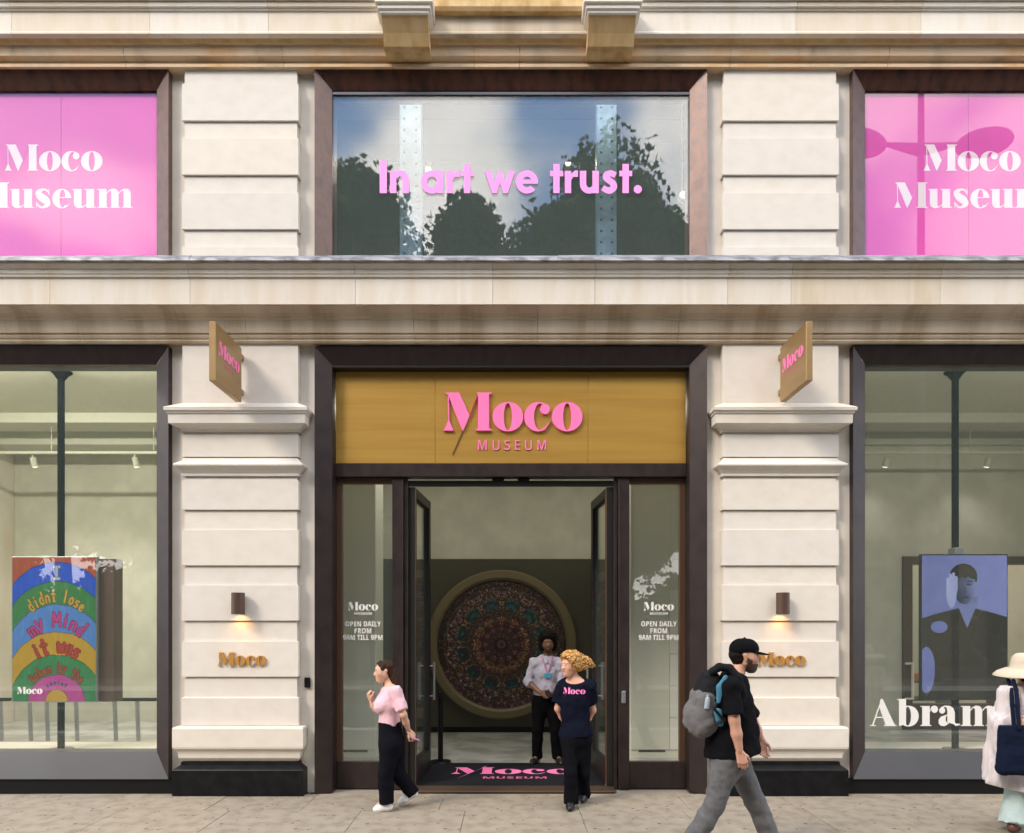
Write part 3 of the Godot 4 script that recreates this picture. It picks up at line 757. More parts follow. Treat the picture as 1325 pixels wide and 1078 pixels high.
func pavement() -> void:
	var base := struct("pavement", boxed(Vector3(-40, -0.4, -0.4), Vector3(40, -0.012, 4.55)), M.joint)
	rng.seed = 9
	var z := -0.02
	var row := 0
	while z < 4.3:
		var d := [0.72, 0.85, 0.78, 0.9, 0.8, 0.75, 0.85][row % 7] as float
		var x := -9.5 - rng.randf() * 0.8
		while x < 9.5:
			var wdt := rng.randf_range(0.85, 1.5)
			var st := mb()
			var t := rng.randf_range(-0.0025, 0.0015)
			box(st, Vector3(x, -0.06, z), Vector3(x + wdt - 0.004, t, minf(z + d - 0.004, 4.29)), 0.003)
			put("paving_slab", st, M["slab%d" % rng.randi_range(0, 4)], base)
			x += wdt
		z += d
		row += 1
	struct("kerb", boxed(Vector3(-40, -0.4, 4.3), Vector3(40, 0.0, 4.6)), M.stone2)
	struct("road", boxed(Vector3(-150, -0.6, 4.55), Vector3(150, -0.12, 13.5)), M.asphalt)
	struct("far_kerb", boxed(Vector3(-150, -0.4, 13.5), Vector3(150, 0.0, 13.8)), M.stone2)
	struct("far_pavement", boxed(Vector3(-150, -0.4, 13.8), Vector3(150, -0.002, 17.0)), M.slab2)
	struct("ground", boxed(Vector3(-300, -0.8, -300), Vector3(300, -0.41, 300)), M.grass)
	struct("park_grass", boxed(Vector3(-150, -0.4, 17.0), Vector3(150, 0.02, 80)), M.grass)
	for s in [-1, 1]:
		var line := mb()
		box(line, Vector3(-60, -0.119, 9.0 + s * 0.2), Vector3(60, -0.115, 9.0 + s * 0.2 + 0.1))
		struct("road_marking", line, M.white_paint)

# ---------------------------------------------------------------- signs and lamps
func brass_sign() -> void:
	var t := thing("brass_sign", "large brushed brass sign of three panels with pink raised lettering over the entrance", "sign", Vector3(0, sy(600, -0.2), -0.2))
	var y1 := sy(481, -0.2) - t.position.y
	for x in [[-2.06, -0.893], [-0.889, 0.907], [0.911, 2.06]]:
		bx("panel", Vector3(x[0], 0.003, -0.06), Vector3(x[1], y1, 0), M.brass, t, 0.003)
	var cap := 0.446
	flourish = M.engraved
	write("*oco", true, Vector3(sx(573, -0.2), sy(558, -0.2) - t.position.y, 0), cap, 0.03, M.pink, t, Basis(), 1.64)
	print_text("M U S E U M", Vector3(sx(662.5, -0.2), sy(576.5, -0.2) - t.position.y, 0.006), 0.112, M.pink, t, 0.80, Basis(), 0.012, 400)

func hanging_sign(s: float) -> void:
	var at := Vector3(s * 3.085, 4.467, 0.02)
	var t := thing("hanging_sign", "square brass projecting sign with pink word on the %s pilaster" % ("left" if s < 0 else "right"), "sign", at, "projecting brass signs above the pilasters")
	bx("sign_board", Vector3(-0.034, 0, 0.08), Vector3(0.034, 0.616, 0.78), M.sign_brass, t, 0.005)
	var b := mb()
	for y in [0.1, 0.5]: box(b, Vector3(-0.028, y, 0.003), Vector3(0.028, y + 0.06, 0.085), 0.004)
	put("bracket", b, M.sign_brass, t)
	for side in [-1.0, 1.0]:
		var turn := Basis(Vector3.UP, side * PI / 2)
		write("Moco", true, Vector3(side * 0.034, 0.30, 0.71 if side > 0 else 0.15), 0.15, 0.004, M.pink, t, turn, 0.56)
		print_text("MUSEUM", Vector3(side * 0.035, 0.235, 0.43), 0.03, M.pink_dark, t, 0.26, turn)

func wall_sign(s: float) -> void:
	var x0 := sx(282 if s < 0 else 979, 0.03)
	var t := thing("wall_sign", "gold metal lettering fixed to the stone of the %s pilaster under its lamp" % ("left" if s < 0 else "right"), "sign", Vector3(x0, sy(861, 0.03), 0.029), "gold letters on the pilasters")
	flourish = M.letter_brass
	write("Moco", true, Vector3.ZERO, 0.148, 0.018, M.letter_brass, t, Basis(), 0.555)

func wall_lamp(s: float) -> void:
	var c := Vector3(sx(308 if s < 0 else 1013, 0.12), sy(795, 0.12), 0.12)
	var t := thing("wall_lamp", "brown cylinder wall lamp lit downwards on the %s pilaster" % ("left" if s < 0 else "right"), "lamp", c, "cylinder lamps on the pilasters")
	var st := mb()
	st.set_smooth_group(-1)
	lathe(st, Vector3.ZERO, [Vector2(0.062, 0.03), Vector2(0.066, 0.0), Vector2(0.072, 0.0), Vector2(0.073, 0.003), Vector2(0.073, 0.242), Vector2(0.070, 0.245), Vector2(0.0, 0.246)], 28)
	put("shade", st, M.sconce, t)
	bx("back_plate", Vector3(-0.03, 0.05, -0.093), Vector3(0.03, 0.2, -0.065), M.sconce, t, 0.004)
	var bulb := mb()
	lathe(bulb, Vector3(0, 0.03, 0), [Vector2(0.0, 0.0), Vector2(0.03, 0.004), Vector2(0.038, 0.016), Vector2(0.038, 0.03), Vector2(0.0, 0.04)], 14)
	put("bulb", bulb, M.glow, t)
	var l := SpotLight3D.new()
	l.name = "lamp_light"
	l.position = Vector3(0, 0.022, 0)
	l.rotation.x = -PI / 2 + 0.55
	l.light_energy = 0.028
	l.light_color = Color(1.0, 0.72, 0.4)
	l.spot_angle = 55
	l.spot_range = 6
	l.spot_attenuation = 2
	l.light_size = 0.025
	l.shadow_enabled = true
	t.add_child(l)

func card_reader() -> void:
	var st := mb()
	box(st, Vector3(-0.032, 0, 0), Vector3(0.032, 0.118, 0.03), 0.006)
	var o := put("card_reader", st, M.black, null, Vector3(sx(397.5, -0.06), sy(890, -0.06), -0.08))
	tag(o, "small black card reader box on the stone beside the left entrance jamb", "card reader")

func window_writing(wl: Node3D, wm: Node3D, wr: Node3D, shop_right: Node3D, shop_left: Node3D) -> void:
	var z := -0.0995
	var k := (8.0 - z) / LENS
	for s in [[wl, 5, 133, 221, 172, 269, 34, 33], [wr, 1194, 1321, 221, 1156 + 204, 269, 34, 33]]:
		var zf := -0.1195
		write("Moco", true, Vector3(sx(s[1], zf), sy(s[3], zf), zf), s[6] * k, 0.001, M.film_white, s[0], Basis(), (s[2] - s[1]) * k)
		write("Museum", true, Vector3(sx(s[4] - 204, zf), sy(s[5], zf), zf), s[7] * k, 0.001, M.film_white, s[0], Basis(), 204 * k)
	write("In art we trust.", false, Vector3(sx(490, z), sy(250, z), z), 42 * k, 0.001, M.pink_vinyl, wm, Basis(), 343 * k)
	write("Abram", true, Vector3(sx(1126, z), sy(939.5, z), z), 35 * k, 0.001, M.white_vinyl, shop_right, Basis(), 163 * k)
	write("Moco", true, Vector3(sx(22, z), sy(898, z), z), 9 * k, 0.002, M.white_vinyl, shop_left, Basis(), 33 * k, "lettering", true)

func pink_film(w: Node3D, xc: float) -> void:
	var x0 := xc - 2.09
	var cuts := [0.0, 0.68, 2.05, 3.05, 4.18]
	if xc > 0: cuts = [0.0, 1.22, 2.6, 3.5, 4.18]
	for i in 4:
		bx("film_panel", Vector3(x0 + cuts[i] + 0.003, 5.87, -0.135), Vector3(x0 + cuts[i + 1] - 0.003, sy(90, 0.0) - 0.19, -0.12), M.film, w)

# ---------------------------------------------------------------- inside
func window_pole(t: Node3D, x: float) -> void:
	var z := -0.95
	var h := 5.198 - 0.34
	var p := mb()
	tube(p, Vector3(0, 0.02, 0), Vector3(0, h, 0), 0.041, 0.041, 14)
	put("pole", p, M.pole, t)
	var base := mb()
	tube(base, Vector3(0, 0, 0), Vector3(0, 0.02, 0), 0.15, 0.14, 20)
	put("base_plate", base, M.steel, t)
	var top := mb()
	lathe(top, Vector3(0, h - 0.101, 0), [Vector2(0.05, 0), Vector2(0.09, 0.06), Vector2(0.13, 0.09), Vector2(0.13, 0.10)], 16)
	put("ceiling_plate", top, M.pole, t)

func displays() -> void:
	var z := -0.95
	var t := thing("poster_display", "rainbow poster with hand lettering on a black pole in the left window", "display", Vector3(sx(79, z), 0.34, z))
	window_pole(t, 0)
	var a := sp(14, 909, z + 0.14) - t.position
	var b := sp(125, 720, z + 0.14) - t.position
	bx("poster_frame", Vector3(a.x, a.y, 0.08), Vector3(b.x, b.y, 0.13), M.steel, t, 0.006)
	var quadm := QuadMesh.new()
	quadm.size = Vector2(b.x - a.x - 0.03, b.y - a.y - 0.03)
	put("poster", quadm, M.poster, t, Vector3((a.x + b.x) / 2, (a.y + b.y) / 2, 0.1335))
	bx("screen_case", Vector3(b.x - 0.10, a.y + 0.0, -0.12), Vector3(b.x + 0.19, b.y - 0.03, 0.07), M.brown_wood, t, 0.01)
	bx("case_top", Vector3(b.x - 0.10, b.y - 0.029, -0.12), Vector3(b.x + 0.19, b.y - 0.02, 0.07), M.steel, t, 0.003)
	var u := thing("portrait_screen", "upright screen with a blue portrait hung from a black pole in the right window", "screen", Vector3(sx(1236, z), 0.34, z))
	window_pole(u, 0)
	a = sp(1192, 906, z + 0.14) - u.position
	b = sp(1305, 717, z + 0.14) - u.position
	var rim := mb()
	box(rim, Vector3(a.x, a.y, 0.08), Vector3(a.x + 0.018, b.y, 0.13), 0.004)
	box(rim, Vector3(b.x - 0.018, a.y, 0.08), Vector3(b.x, b.y, 0.13), 0.004)
	box(rim, Vector3(a.x + 0.0185, a.y, 0.08), Vector3(b.x - 0.0185, a.y + 0.018, 0.13), 0.004)
	box(rim, Vector3(a.x + 0.0185, b.y - 0.018, 0.08), Vector3(b.x - 0.0185, b.y, 0.13), 0.004)
	put("screen_rim", rim, M.black, u)
	var q2 := QuadMesh.new()
	q2.size = Vector2(b.x - a.x - 0.03, b.y - a.y - 0.03)
	put("screen_picture", q2, M.portrait, u, Vector3((a.x + b.x) / 2, (a.y + b.y) / 2, 0.1335))
	bx("clamp", Vector3(-0.055, b.y, -0.06), Vector3(0.055, b.y + 0.09, 0.09), M.steel, u, 0.006)
	# rails behind the poster: dark rail with grey steel legs
	for r in [[-25, 14, [2, 40], "left of the poster"], [66, 141, [62, 100], "behind the poster"], [143, 203, [150, 179], "right of the poster"]]:
		var zr := -2.5
		var x0 := sx(r[0], zr)
		var x1 := sx(r[1], zr)
		var rail := thing("barrier_rail", "low barrier with dark rail and steel legs, %s in the left window" % r[3], "barrier", Vector3((x0 + x1) / 2, 0.2, zr), "low barriers in the left window")
		var h := sy(903, zr) - 0.2
		bx("rail", Vector3(x0 - rail.position.x, h - 0.05, -0.03), Vector3(x1 - rail.position.x, h, 0.03), M.black, rail, 0.008)
		for lx in r[2]:
			var x := sx(lx, zr) - rail.position.x
			var st := mb()
			tube(st, Vector3(x, 0, 0), Vector3(x - 0.02, h - 0.05, 0), 0.03, 0.03, 10)
			put("leg", st, M.steel, rail)
	for s in [-1, 1]:
		var tr := mb()
		box(tr, Vector3(s * 3.3, 4.62, -2.95), Vector3(s * 8.9, 4.66, -2.9), 0.003)
		var track := thing("lighting_track", "thin grey lighting track under the ceiling of the %s window" % ("left" if s < 0 else "right"), "lighting track", Vector3(0, 0, 0), "lighting tracks in the shop windows")
		put("track", tr, M.beam, track)
		for x in [4.3, 5.9, 7.5]:
			var head := mb()
			tube(head, Vector3(s * x, 4.57, -2.93), Vector3(s * x, 4.44, -2.99), 0.045, 0.045, 14)
			tube(head, Vector3(s * x, 4.62, -2.925), Vector3(s * x, 4.54, -2.94), 0.012, 0.012, 8)
			put("spot_head", head, M.beam, track)
			var lens := mb()
			tube(lens, Vector3(s * x, 4.4395, -2.9903), Vector3(s * x, 4.432, -2.994), 0.036, 0.036, 12)
			put("lamp_lens", lens, M.spot_glow, track)
			var l := SpotLight3D.new()
			l.name = "track_light"
			track.add_child(l)
			l.position = Vector3(s * x, 4.42, -3.0)
			l.look_at_from_position(l.position, Vector3(s * x, 0.3, -4.3))
			l.light_energy = 0.9 if s < 0 else 0.10
			l.light_color = Color(1.0, 0.98, 0.93)
			l.spot_angle = 52
			l.spot_angle_attenuation = 1.0
			l.spot_range = 14
			l.spot_attenuation = 2
			l.light_size = 0.04
			l.shadow_enabled = true
		for x in [4.1, 5.6, 7.2]:
			var rod := mb()
			tube(rod, Vector3(s * x, 4.66, -2.925), Vector3(s * x, 5.198, -2.925), 0.006, 0.006, 6)
			put("hanger", rod, M.beam, track)

func lobby() -> void:
	var z := -4.5
	var p := thing("round_artwork", "round kaleidoscope artwork in a broad dark gold ring on a dark panel", "artwork", Vector3(sx(649, z), 0.012, z))
	bx("backing_panel", Vector3(-2.2, 0.0, -0.11), Vector3(2.37, sy(724, z), -0.02), M.panel, p, 0.005)
	var cy := sy(834, z) - 0.012
	var ring := mb()
	var n := 72
	for i in n:
		var a := TAU * i / n
		var b := TAU * (i + 1) / n
		var pr := [Vector2(1.335, -0.02), Vector2(1.335, 0.07), Vector2(1.31, 0.09), Vector2(1.20, 0.085), Vector2(1.155, 0.05), Vector2(1.15, 0.0)]
		for k in 5:
			var f := func(t: float, v: Vector2) -> Vector3: return Vector3(cos(t) * v.x, cy + sin(t) * v.x, v.y)
			quad(ring, f.call(b, pr[k]), f.call(a, pr[k]), f.call(a, pr[k + 1]), f.call(b, pr[k + 1]))
	put("ring_frame", ring, M.ring, p)
	var disc := mb()
	disc.set_smooth_group(1)
	for i in n:
		var e := []
		for t in [TAU * i / n, TAU * (i + 1) / n]: e.append(Vector2(cos(t), sin(t)))
		for v in [Vector2.ZERO, e[1], e[0]]:
			disc.set_uv(Vector2(0.5 + v.x * 0.5, 0.5 - v.y * 0.5))
			disc.set_normal(Vector3.BACK)
			disc.add_vertex(Vector3(v.x * 1.153, cy + v.y * 1.153, 0.02))
	put("picture", disc.commit(), M.kaleidoscope, p)
	bx("skirting", Vector3(-2.2, 0.0, -0.019), Vector3(2.37, 0.10, 0.0), M.black, p, 0.003)
	# door mat
	var zf := -0.36
	var m := thing("door_mat", "dark rubber entrance mat with pink lettering inside the doorway", "mat", Vector3(0, 0.012, -1.0))
	bx("mat", Vector3(-1.13, 0.0, -0.70), Vector3(1.13, 0.012, 0.64), M.mat_rubber, m, 0.003)
	var flat := Basis(Vector3.RIGHT, -PI / 2)
	flourish = M.pink
	write("*oco", true, Vector3(-0.78, 0.0121, 0.02), 0.40, 0.002, M.pink, m, flat, 1.60)
	print_text("MUSEUM", Vector3(0.05, 0.0125, 0.24), 0.11, M.pink_dark, m, 0.8, flat)
	var q := thing("queue_post", "slim black queue post standing inside the left door leaf", "post", Vector3(sx(570, -1.75), 0.024, -1.75))
	var st := mb()
	tube(st, Vector3(0, 0.02, 0), Vector3(0, 0.90, 0), 0.036, 0.036, 16)
	put("pole", st, M.black, q)
	var b2 := mb()
	tube(b2, Vector3(0, 0, 0), Vector3(0, 0.02, 0), 0.15, 0.14, 20)
	put("base", b2, M.black, q)
	var cap := mb()
	tube(cap, Vector3(0, 0.905, 0), Vector3(0, 0.975, 0), 0.042, 0.042, 16)
	put("belt_head", cap, M.black, q)
	for s in [-1, 1]:
		var zc := -2.0
		var x0 := sx(424 if s < 0 else 816, zc)
		var x1 := sx(486 if s < 0 else 894, zc)
		var c := thing("locker_cabinet", "tall pale %s" % ("blank cabinet seen through the left sidelight" if s < 0 else "locker with four black handles seen through the right sidelight"), "cabinet", Vector3((x0 + x1) / 2, 0.012, zc - 0.3))
		var hw := (x1 - x0) / 2
		var top := 4.6
		bx("carcass", Vector3(-hw, 0, -0.3), Vector3(hw, top, 0.27), M.wall_pale, c, 0.006)
		if s > 0:
			var split := hw - 0.30
			bx("side_panel", Vector3(-hw + 0.004, 0.14, 0.272), Vector3(split - 0.006, top - 0.004, 0.292), M.wall_pale, c, 0.003)
			for k in 5:
				bx("locker_door", Vector3(split, 0.14 + k * 0.46, 0.272), Vector3(hw - 0.005, 0.14 + k * 0.46 + 0.452, 0.292), M.white_paint, c, 0.003)
				if k < 4: bx("handle", Vector3(split + 0.13, 0.30 + k * 0.46, 0.292), Vector3(split + 0.16, 0.43 + k * 0.46, 0.315), M.black, c, 0.004)
			bx("slot", Vector3(-hw + 0.12, 0.10, 0.271), Vector3(split - 0.06, 0.13, 0.274), M.black, c)
		else:
			bx("side_panel", Vector3(-hw + 0.004, 0.14, 0.272), Vector3(hw - 0.006, top - 0.004, 0.292), M.wall_pale, c, 0.003)
			bx("slot", Vector3(-hw + 0.12, 0.10, 0.271), Vector3(hw - 0.12, 0.13, 0.274), M.black, c)

# the shop behind the right window: a dark wooden opening, white walls, shelves of goods
func shop() -> void:
	var zw := -3.6
	var x0 := sx(1167, zw)
	var w := mb()
	box(w, Vector3(3.21, 0.201, zw - 0.2), Vector3(x0, 5.19, zw))
	box(w, Vector3(x0, sy(720, zw), zw - 0.2), Vector3(8.99, 5.19, zw))
	struct("inner_wall", w, M.wall_in)
	var f := thing("wooden_opening", "dark brown timber door frame with cream pull handle behind the portrait screen", "door frame", Vector3(x0, 0.2, zw))
	var h := sy(720, zw) - 0.2
	bx("post", Vector3(0.002, 0, -0.22), Vector3(0.16, h - 0.13, 0.04), M.brown_wood, f, 0.005)
	bx("head", Vector3(0.002, h - 0.129, -0.22), Vector3(2.6, h - 0.002, 0.04), M.brown_wood, f, 0.005)
	bx("post", Vector3(1.55, 0, -0.22), Vector3(1.70, h - 0.13, 0.04), M.brown_wood, f, 0.005)
	bx("bottom_rail", Vector3(0.16, 0, -0.20), Vector3(2.6, 0.42, -0.02), M.brown_wood, f, 0.005)
	bx("door_pane", Vector3(0.16, 0.42, -0.11), Vector3(1.55, h - 0.13, -0.10), M.pane, f)
	var hd := mb()
	var ha := sp(1181, 905, zw + 0.1) - f.position
	var hb := sp(1181, 858, zw + 0.1) - f.position
	tube(hd, ha, hb, 0.022, 0.022, 10)
	for y in [ha.y + 0.01, hb.y - 0.01]: tube(hd, Vector3(ha.x - 0.12, y, ha.z), Vector3(ha.x, y, ha.z), 0.018, 0.018, 8)
	put("handle", hd, M.cream, f)
	struct("back_wall_right", boxed(Vector3(3.21, 0.201, -7.2), Vector3(8.99, 5.19, -7.0)), M.wall_pale)
	var sh := thing("goods_shelf", "low brown shop shelf stocked with orange and red boxes behind the portrait screen", "shelf", Vector3(6.6, 0.2, -5.0))
	for y in [0.0, 0.35, 0.68]: bx("board", Vector3(-1.5, y, -0.25), Vector3(1.5, y + 0.04, 0.25), M.brown_wood, sh, 0.004)
	for x in [-1.5, 0.0, 1.46]: bx("upright", Vector3(x, 0.041, -0.24), Vector3(x + 0.04, 0.679, 0.24), M.brown_wood, sh, 0.004)
	rng.seed = 31
	var tones := [Color(0.6, 0.16, 0.04), Color(0.55, 0.07, 0.04), Color(0.65, 0.30, 0.12), Color(0.7, 0.25, 0.3), Color(0.5, 0.42, 0.32)]
	var goods := []
	for c in tones: goods.append(mat(c, 0.5))
	var x := -1.42
	var i := 0
	while x < 1.3:
		var wd := rng.randf_range(0.12, 0.28)
		var kind := rng.randi_range(0, 4)
		var o := bx("goods_box", Vector3(0, 0, -0.12), Vector3(wd - 0.015, rng.randf_range(0.10, 0.24), 0.14), goods[kind], null, 0.006)
		o.position = sh.position + Vector3(x, 0.722, rng.randf_range(-0.05, 0.05))
		tag(o, "%s goods box on the shop shelf, number %s from the left" % [["orange", "red", "tan", "pink", "cream"][kind], ["one", "two", "three", "four", "five", "six", "seven", "eight", "nine", "ten", "eleven", "twelve", "thirteen", "fourteen", "fifteen", "sixteen", "seventeen", "eighteen"][i]], "box", "goods boxes on the shop shelf")
		x += wd
		i += 1
	for q in [[5.6, 1.75, 0.7, 0.5, "left"], [7.0, 1.7, 0.8, 0.9, "right"]]:
		var pf := thing("framed_print", "dark framed print on the pale shop wall, %s of the two" % q[4], "picture", Vector3(q[0], q[1], -6.99))
		bx("frame", Vector3(-q[2] / 2, -q[3] / 2, 0), Vector3(q[2] / 2, q[3] / 2, 0.03), M.black, pf, 0.004)
		bx("print", Vector3(-q[2] / 2 + 0.06, -q[3] / 2 + 0.06, 0.031), Vector3(q[2] / 2 - 0.06, q[3] / 2 - 0.06, 0.034), M.panel, pf)

func gallery() -> void:
	for e in [[517, 545], [772, 798]]:
		var z := -1.3
		var x0 := sx(e[0], z)
		var x1 := sx(e[1], z)
		var t := thing("steel_column", "pale blue riveted steel column, %s of the two behind the slogan window" % ("left" if e[0] < 600 else "right"), "column", Vector3((x0 + x1) / 2, 5.9, z), "riveted columns upstairs")
		var hw := (x1 - x0) / 2
		bx("shaft", Vector3(-hw, 0, -0.16), Vector3(hw, 3.29, 0.0), M.blue_steel, t, 0.006)
		var rv := mb()
		for k in 21:
			for s in [-1, 1]:
				lathe_z(rv, Vector3(s * hw * 0.55, 0.1 + k * 0.15, 0.0), 0.018)
		var r := put("rivets", rv, M.rivet, t)
		r.set_meta("kind", "stuff")
	rng.seed = 3
	for q in [[553, 205, -2.4], [554, 219, -2.8], [735, 211, -2.6], [884, 252, -1.5]]:
		var p := sp(q[0], q[1], q[2])
		var t := thing("spot_light", "small lit gallery spotlight behind the slogan window beside %s" % ["its left column", "its left column, lower of two", "its right column", "the right jamb"][[553, 554, 735, 884].find(q[0])], "spotlight", p, "gallery spotlights upstairs")
		var st := mb()
		tube(st, Vector3(0, 0, -0.12), Vector3(0, 0, 0), 0.05, 0.05, 14)
		tube(st, Vector3(0, 0.05, -0.06), Vector3(0, 9.195 - p.y, -0.06), 0.008, 0.008, 6)
		put("housing", st, M.white_paint, t)
		var g := mb()
		tube(g, Vector3(0, 0, 0.001), Vector3(0, 0, 0.012), 0.042, 0.042, 14)
		put("lamp_lens", g, M.spot_glow, t)
		var l := SpotLight3D.new()
		l.name = "spot"
		l.position = Vector3(0, 0, 0.03)
		l.rotation.y = PI
		l.rotation.x = -0.5
		l.light_energy = 0.15
		l.light_color = Color(1, 0.95, 0.88)
		l.spot_angle = 30
		l.spot_range = 12
		l.spot_attenuation = 2
		l.light_size = 0.04
		l.shadow_enabled = true
		t.add_child(l)
	bxs("ceiling_beam", Vector3(-2.9, 8.85, -2.4), Vector3(2.9, 9.19, -2.0), M.wall_blue)

func lathe_z(st: SurfaceTool, at: Vector3, r: float) -> void:
	for i in 8:
		var a := TAU * i / 8
		var b := TAU * (i + 1) / 8
		var p := at + Vector3(cos(a), sin(a), 0) * r
		var q := at + Vector3(cos(b), sin(b), 0) * r
		var pt := at + Vector3(cos(a) * r * 0.6, sin(a) * r * 0.6, r * 0.55)
		var qt := at + Vector3(cos(b) * r * 0.6, sin(b) * r * 0.6, r * 0.55)
		quad(st, p, q, qt, pt)
		tri(st, pt, qt, at + Vector3(0, 0, r * 0.7))

# long ceiling fittings that light the rooms from above
func ceiling_light(label: String, at: Vector3, size: Vector2, energy: float, tilt := 0.0) -> void:
	var t := thing("ceiling_light", label, "ceiling light", at, "ceiling lights indoors")
	bx("housing", Vector3(-size.x / 2, 0.012, -size.y / 2), Vector3(size.x / 2, 0.05, size.y / 2), M.white_paint, t, 0.004)
	bx("diffuser", Vector3(-size.x / 2 + 0.01, 0.0, -size.y / 2 + 0.01), Vector3(size.x / 2 - 0.01, 0.0115, size.y / 2 - 0.01), M.spot_glow, t, 0.002)
	var l := AreaLight3D.new()
	l.name = "panel_light"
	l.position.y = -0.006
	l.rotation.x = -PI / 2
	l.area_size = size
	l.area_range = 12.0
	l.area_attenuation = 2.0
	l.light_energy = energy
	l.light_color = Color(1.0, 0.975, 0.90)
	l.shadow_enabled = true
	t.add_child(l)
	t.rotation.x = tilt

func ceiling_lights() -> void:
	for i in 2:
		ceiling_light("white ceiling light over the lobby, %s of two" % ["left", "right"][i], Vector3([-1.5, 1.5][i], 5.14, -2.2), Vector2(1.2, 0.6), 0.95)
	ceiling_light("ceiling light in the shop behind the right window", Vector3(6.2, 5.14, -5.6), Vector2(2.4, 0.5), 2.6)
	for s in [-1, 1]:
		ceiling_light("slim ceiling light along the %s window head" % ("left" if s < 0 else "right"), Vector3(s * 6.2, 5.145, -0.42), Vector2(4.0, 0.10), 5.2 if s < 0 else 1.0, 0.55)
	ceiling_light("ceiling light in the gallery above the entrance", Vector3(0, 9.1, -0.75), Vector2(3.6, 0.10), 0.6, 0.4)

# ---------------------------------------------------------------- pictures on flat things
func kaleidoscope() -> ImageTexture:
	var n := 420
	var im := Image.create(n, n, false, Image.FORMAT_RGBA8)
	var a := FastNoiseLite.new()
	a.seed = 4
	a.noise_type = FastNoiseLite.TYPE_CELLULAR
	a.frequency = 0.055
	a.cellular_return_type = FastNoiseLite.RETURN_CELL_VALUE
	var d := FastNoiseLite.new()
	d.seed = 4
	d.noise_type = FastNoiseLite.TYPE_CELLULAR
	d.frequency = 0.055
	d.cellular_return_type = FastNoiseLite.RETURN_DISTANCE2_SUB
	var pal := [Color(0.34, 0.12, 0.12), Color(0.62, 0.44, 0.16), Color(0.14, 0.09, 0.10), Color(0.86, 0.74, 0.52), Color(0.42, 0.14, 0.22), Color(0.16, 0.20, 0.32), Color(0.90, 0.84, 0.80), Color(0.20, 0.14, 0.12), Color(0.52, 0.30, 0.34), Color(0.24, 0.12, 0.12), Color(0.18, 0.30, 0.26), Color(0.12, 0.08, 0.09), Color(0.46, 0.24, 0.14)]
	var big := FastNoiseLite.new()
	big.seed = 9
	big.frequency = 0.018
	for y in n:
		for x in n:
			var v := Vector2(x + 0.5, y + 0.5) / (n / 2.0) - Vector2.ONE
			var r := v.length()
			var t := absf(fposmod(atan2(v.y, v.x), PI / 6.0) - PI / 12.0)
			var fold := Vector2(cos(t), sin(t)) * r * 210.0
			var w := big.get_noise_2dv(fold)
			fold += Vector2(v.x, v.y) * 6.0 + Vector2(w, -w) * 14.0
			var c: Color = pal[int(absf(a.get_noise_2dv(fold)) * 37.0) % pal.size()]
			var teal := absf(r - 0.63 + w * 0.04) < 0.075 and t < 0.17
			if teal: c = c.lerp(Color(0.06, 0.34, 0.36), 0.72)
			if absf(r - 0.38 - w * 0.03) < 0.012: c = Color(0.66, 0.50, 0.16)
			if absf(r - 0.72) < 0.008: c = c.lerp(Color(0.6, 0.42, 0.18), 0.6)
			if r > 0.90: c = c.lerp(Color(0.62, 0.44, 0.50), 0.45) if v.y > 0.35 else c.darkened(0.35)
			if r < 0.37: c = c.lerp(Color(0.30, 0.10, 0.12), 0.45)
			var e := d.get_noise_2dv(fold)
			c = c.darkened(clampf(0.85 - (e + 1.0) * 2.0, 0.0, 0.85))
			im.set_pixel(x, y, c)
	return ImageTexture.create_from_image(im)

func daub(im: Image, pts: Array, off: Vector2, s: Vector2, tilt: float, r: float, c: Color) -> void:
	for i in pts.size() - 1:
		var a: Vector2 = pts[i]
		var b: Vector2 = pts[i + 1]
		var steps := int((b - a).length() * s.y / 1.2) + 1
		for k in steps + 1:
			var p := (a.lerp(b, float(k) / steps) * s).rotated(tilt) + off
			for y in range(int(-r) - 1, int(r) + 2):
				for x in range(int(-r) - 1, int(r) + 2):
					var q := Vector2i(int(p.x) + x, int(p.y) + y)
					if Vector2(x, y).length() <= r and q.x >= 0 and q.y >= 0 and q.x < im.get_width() and q.y < im.get_height():
						im.set_pixelv(q, c)

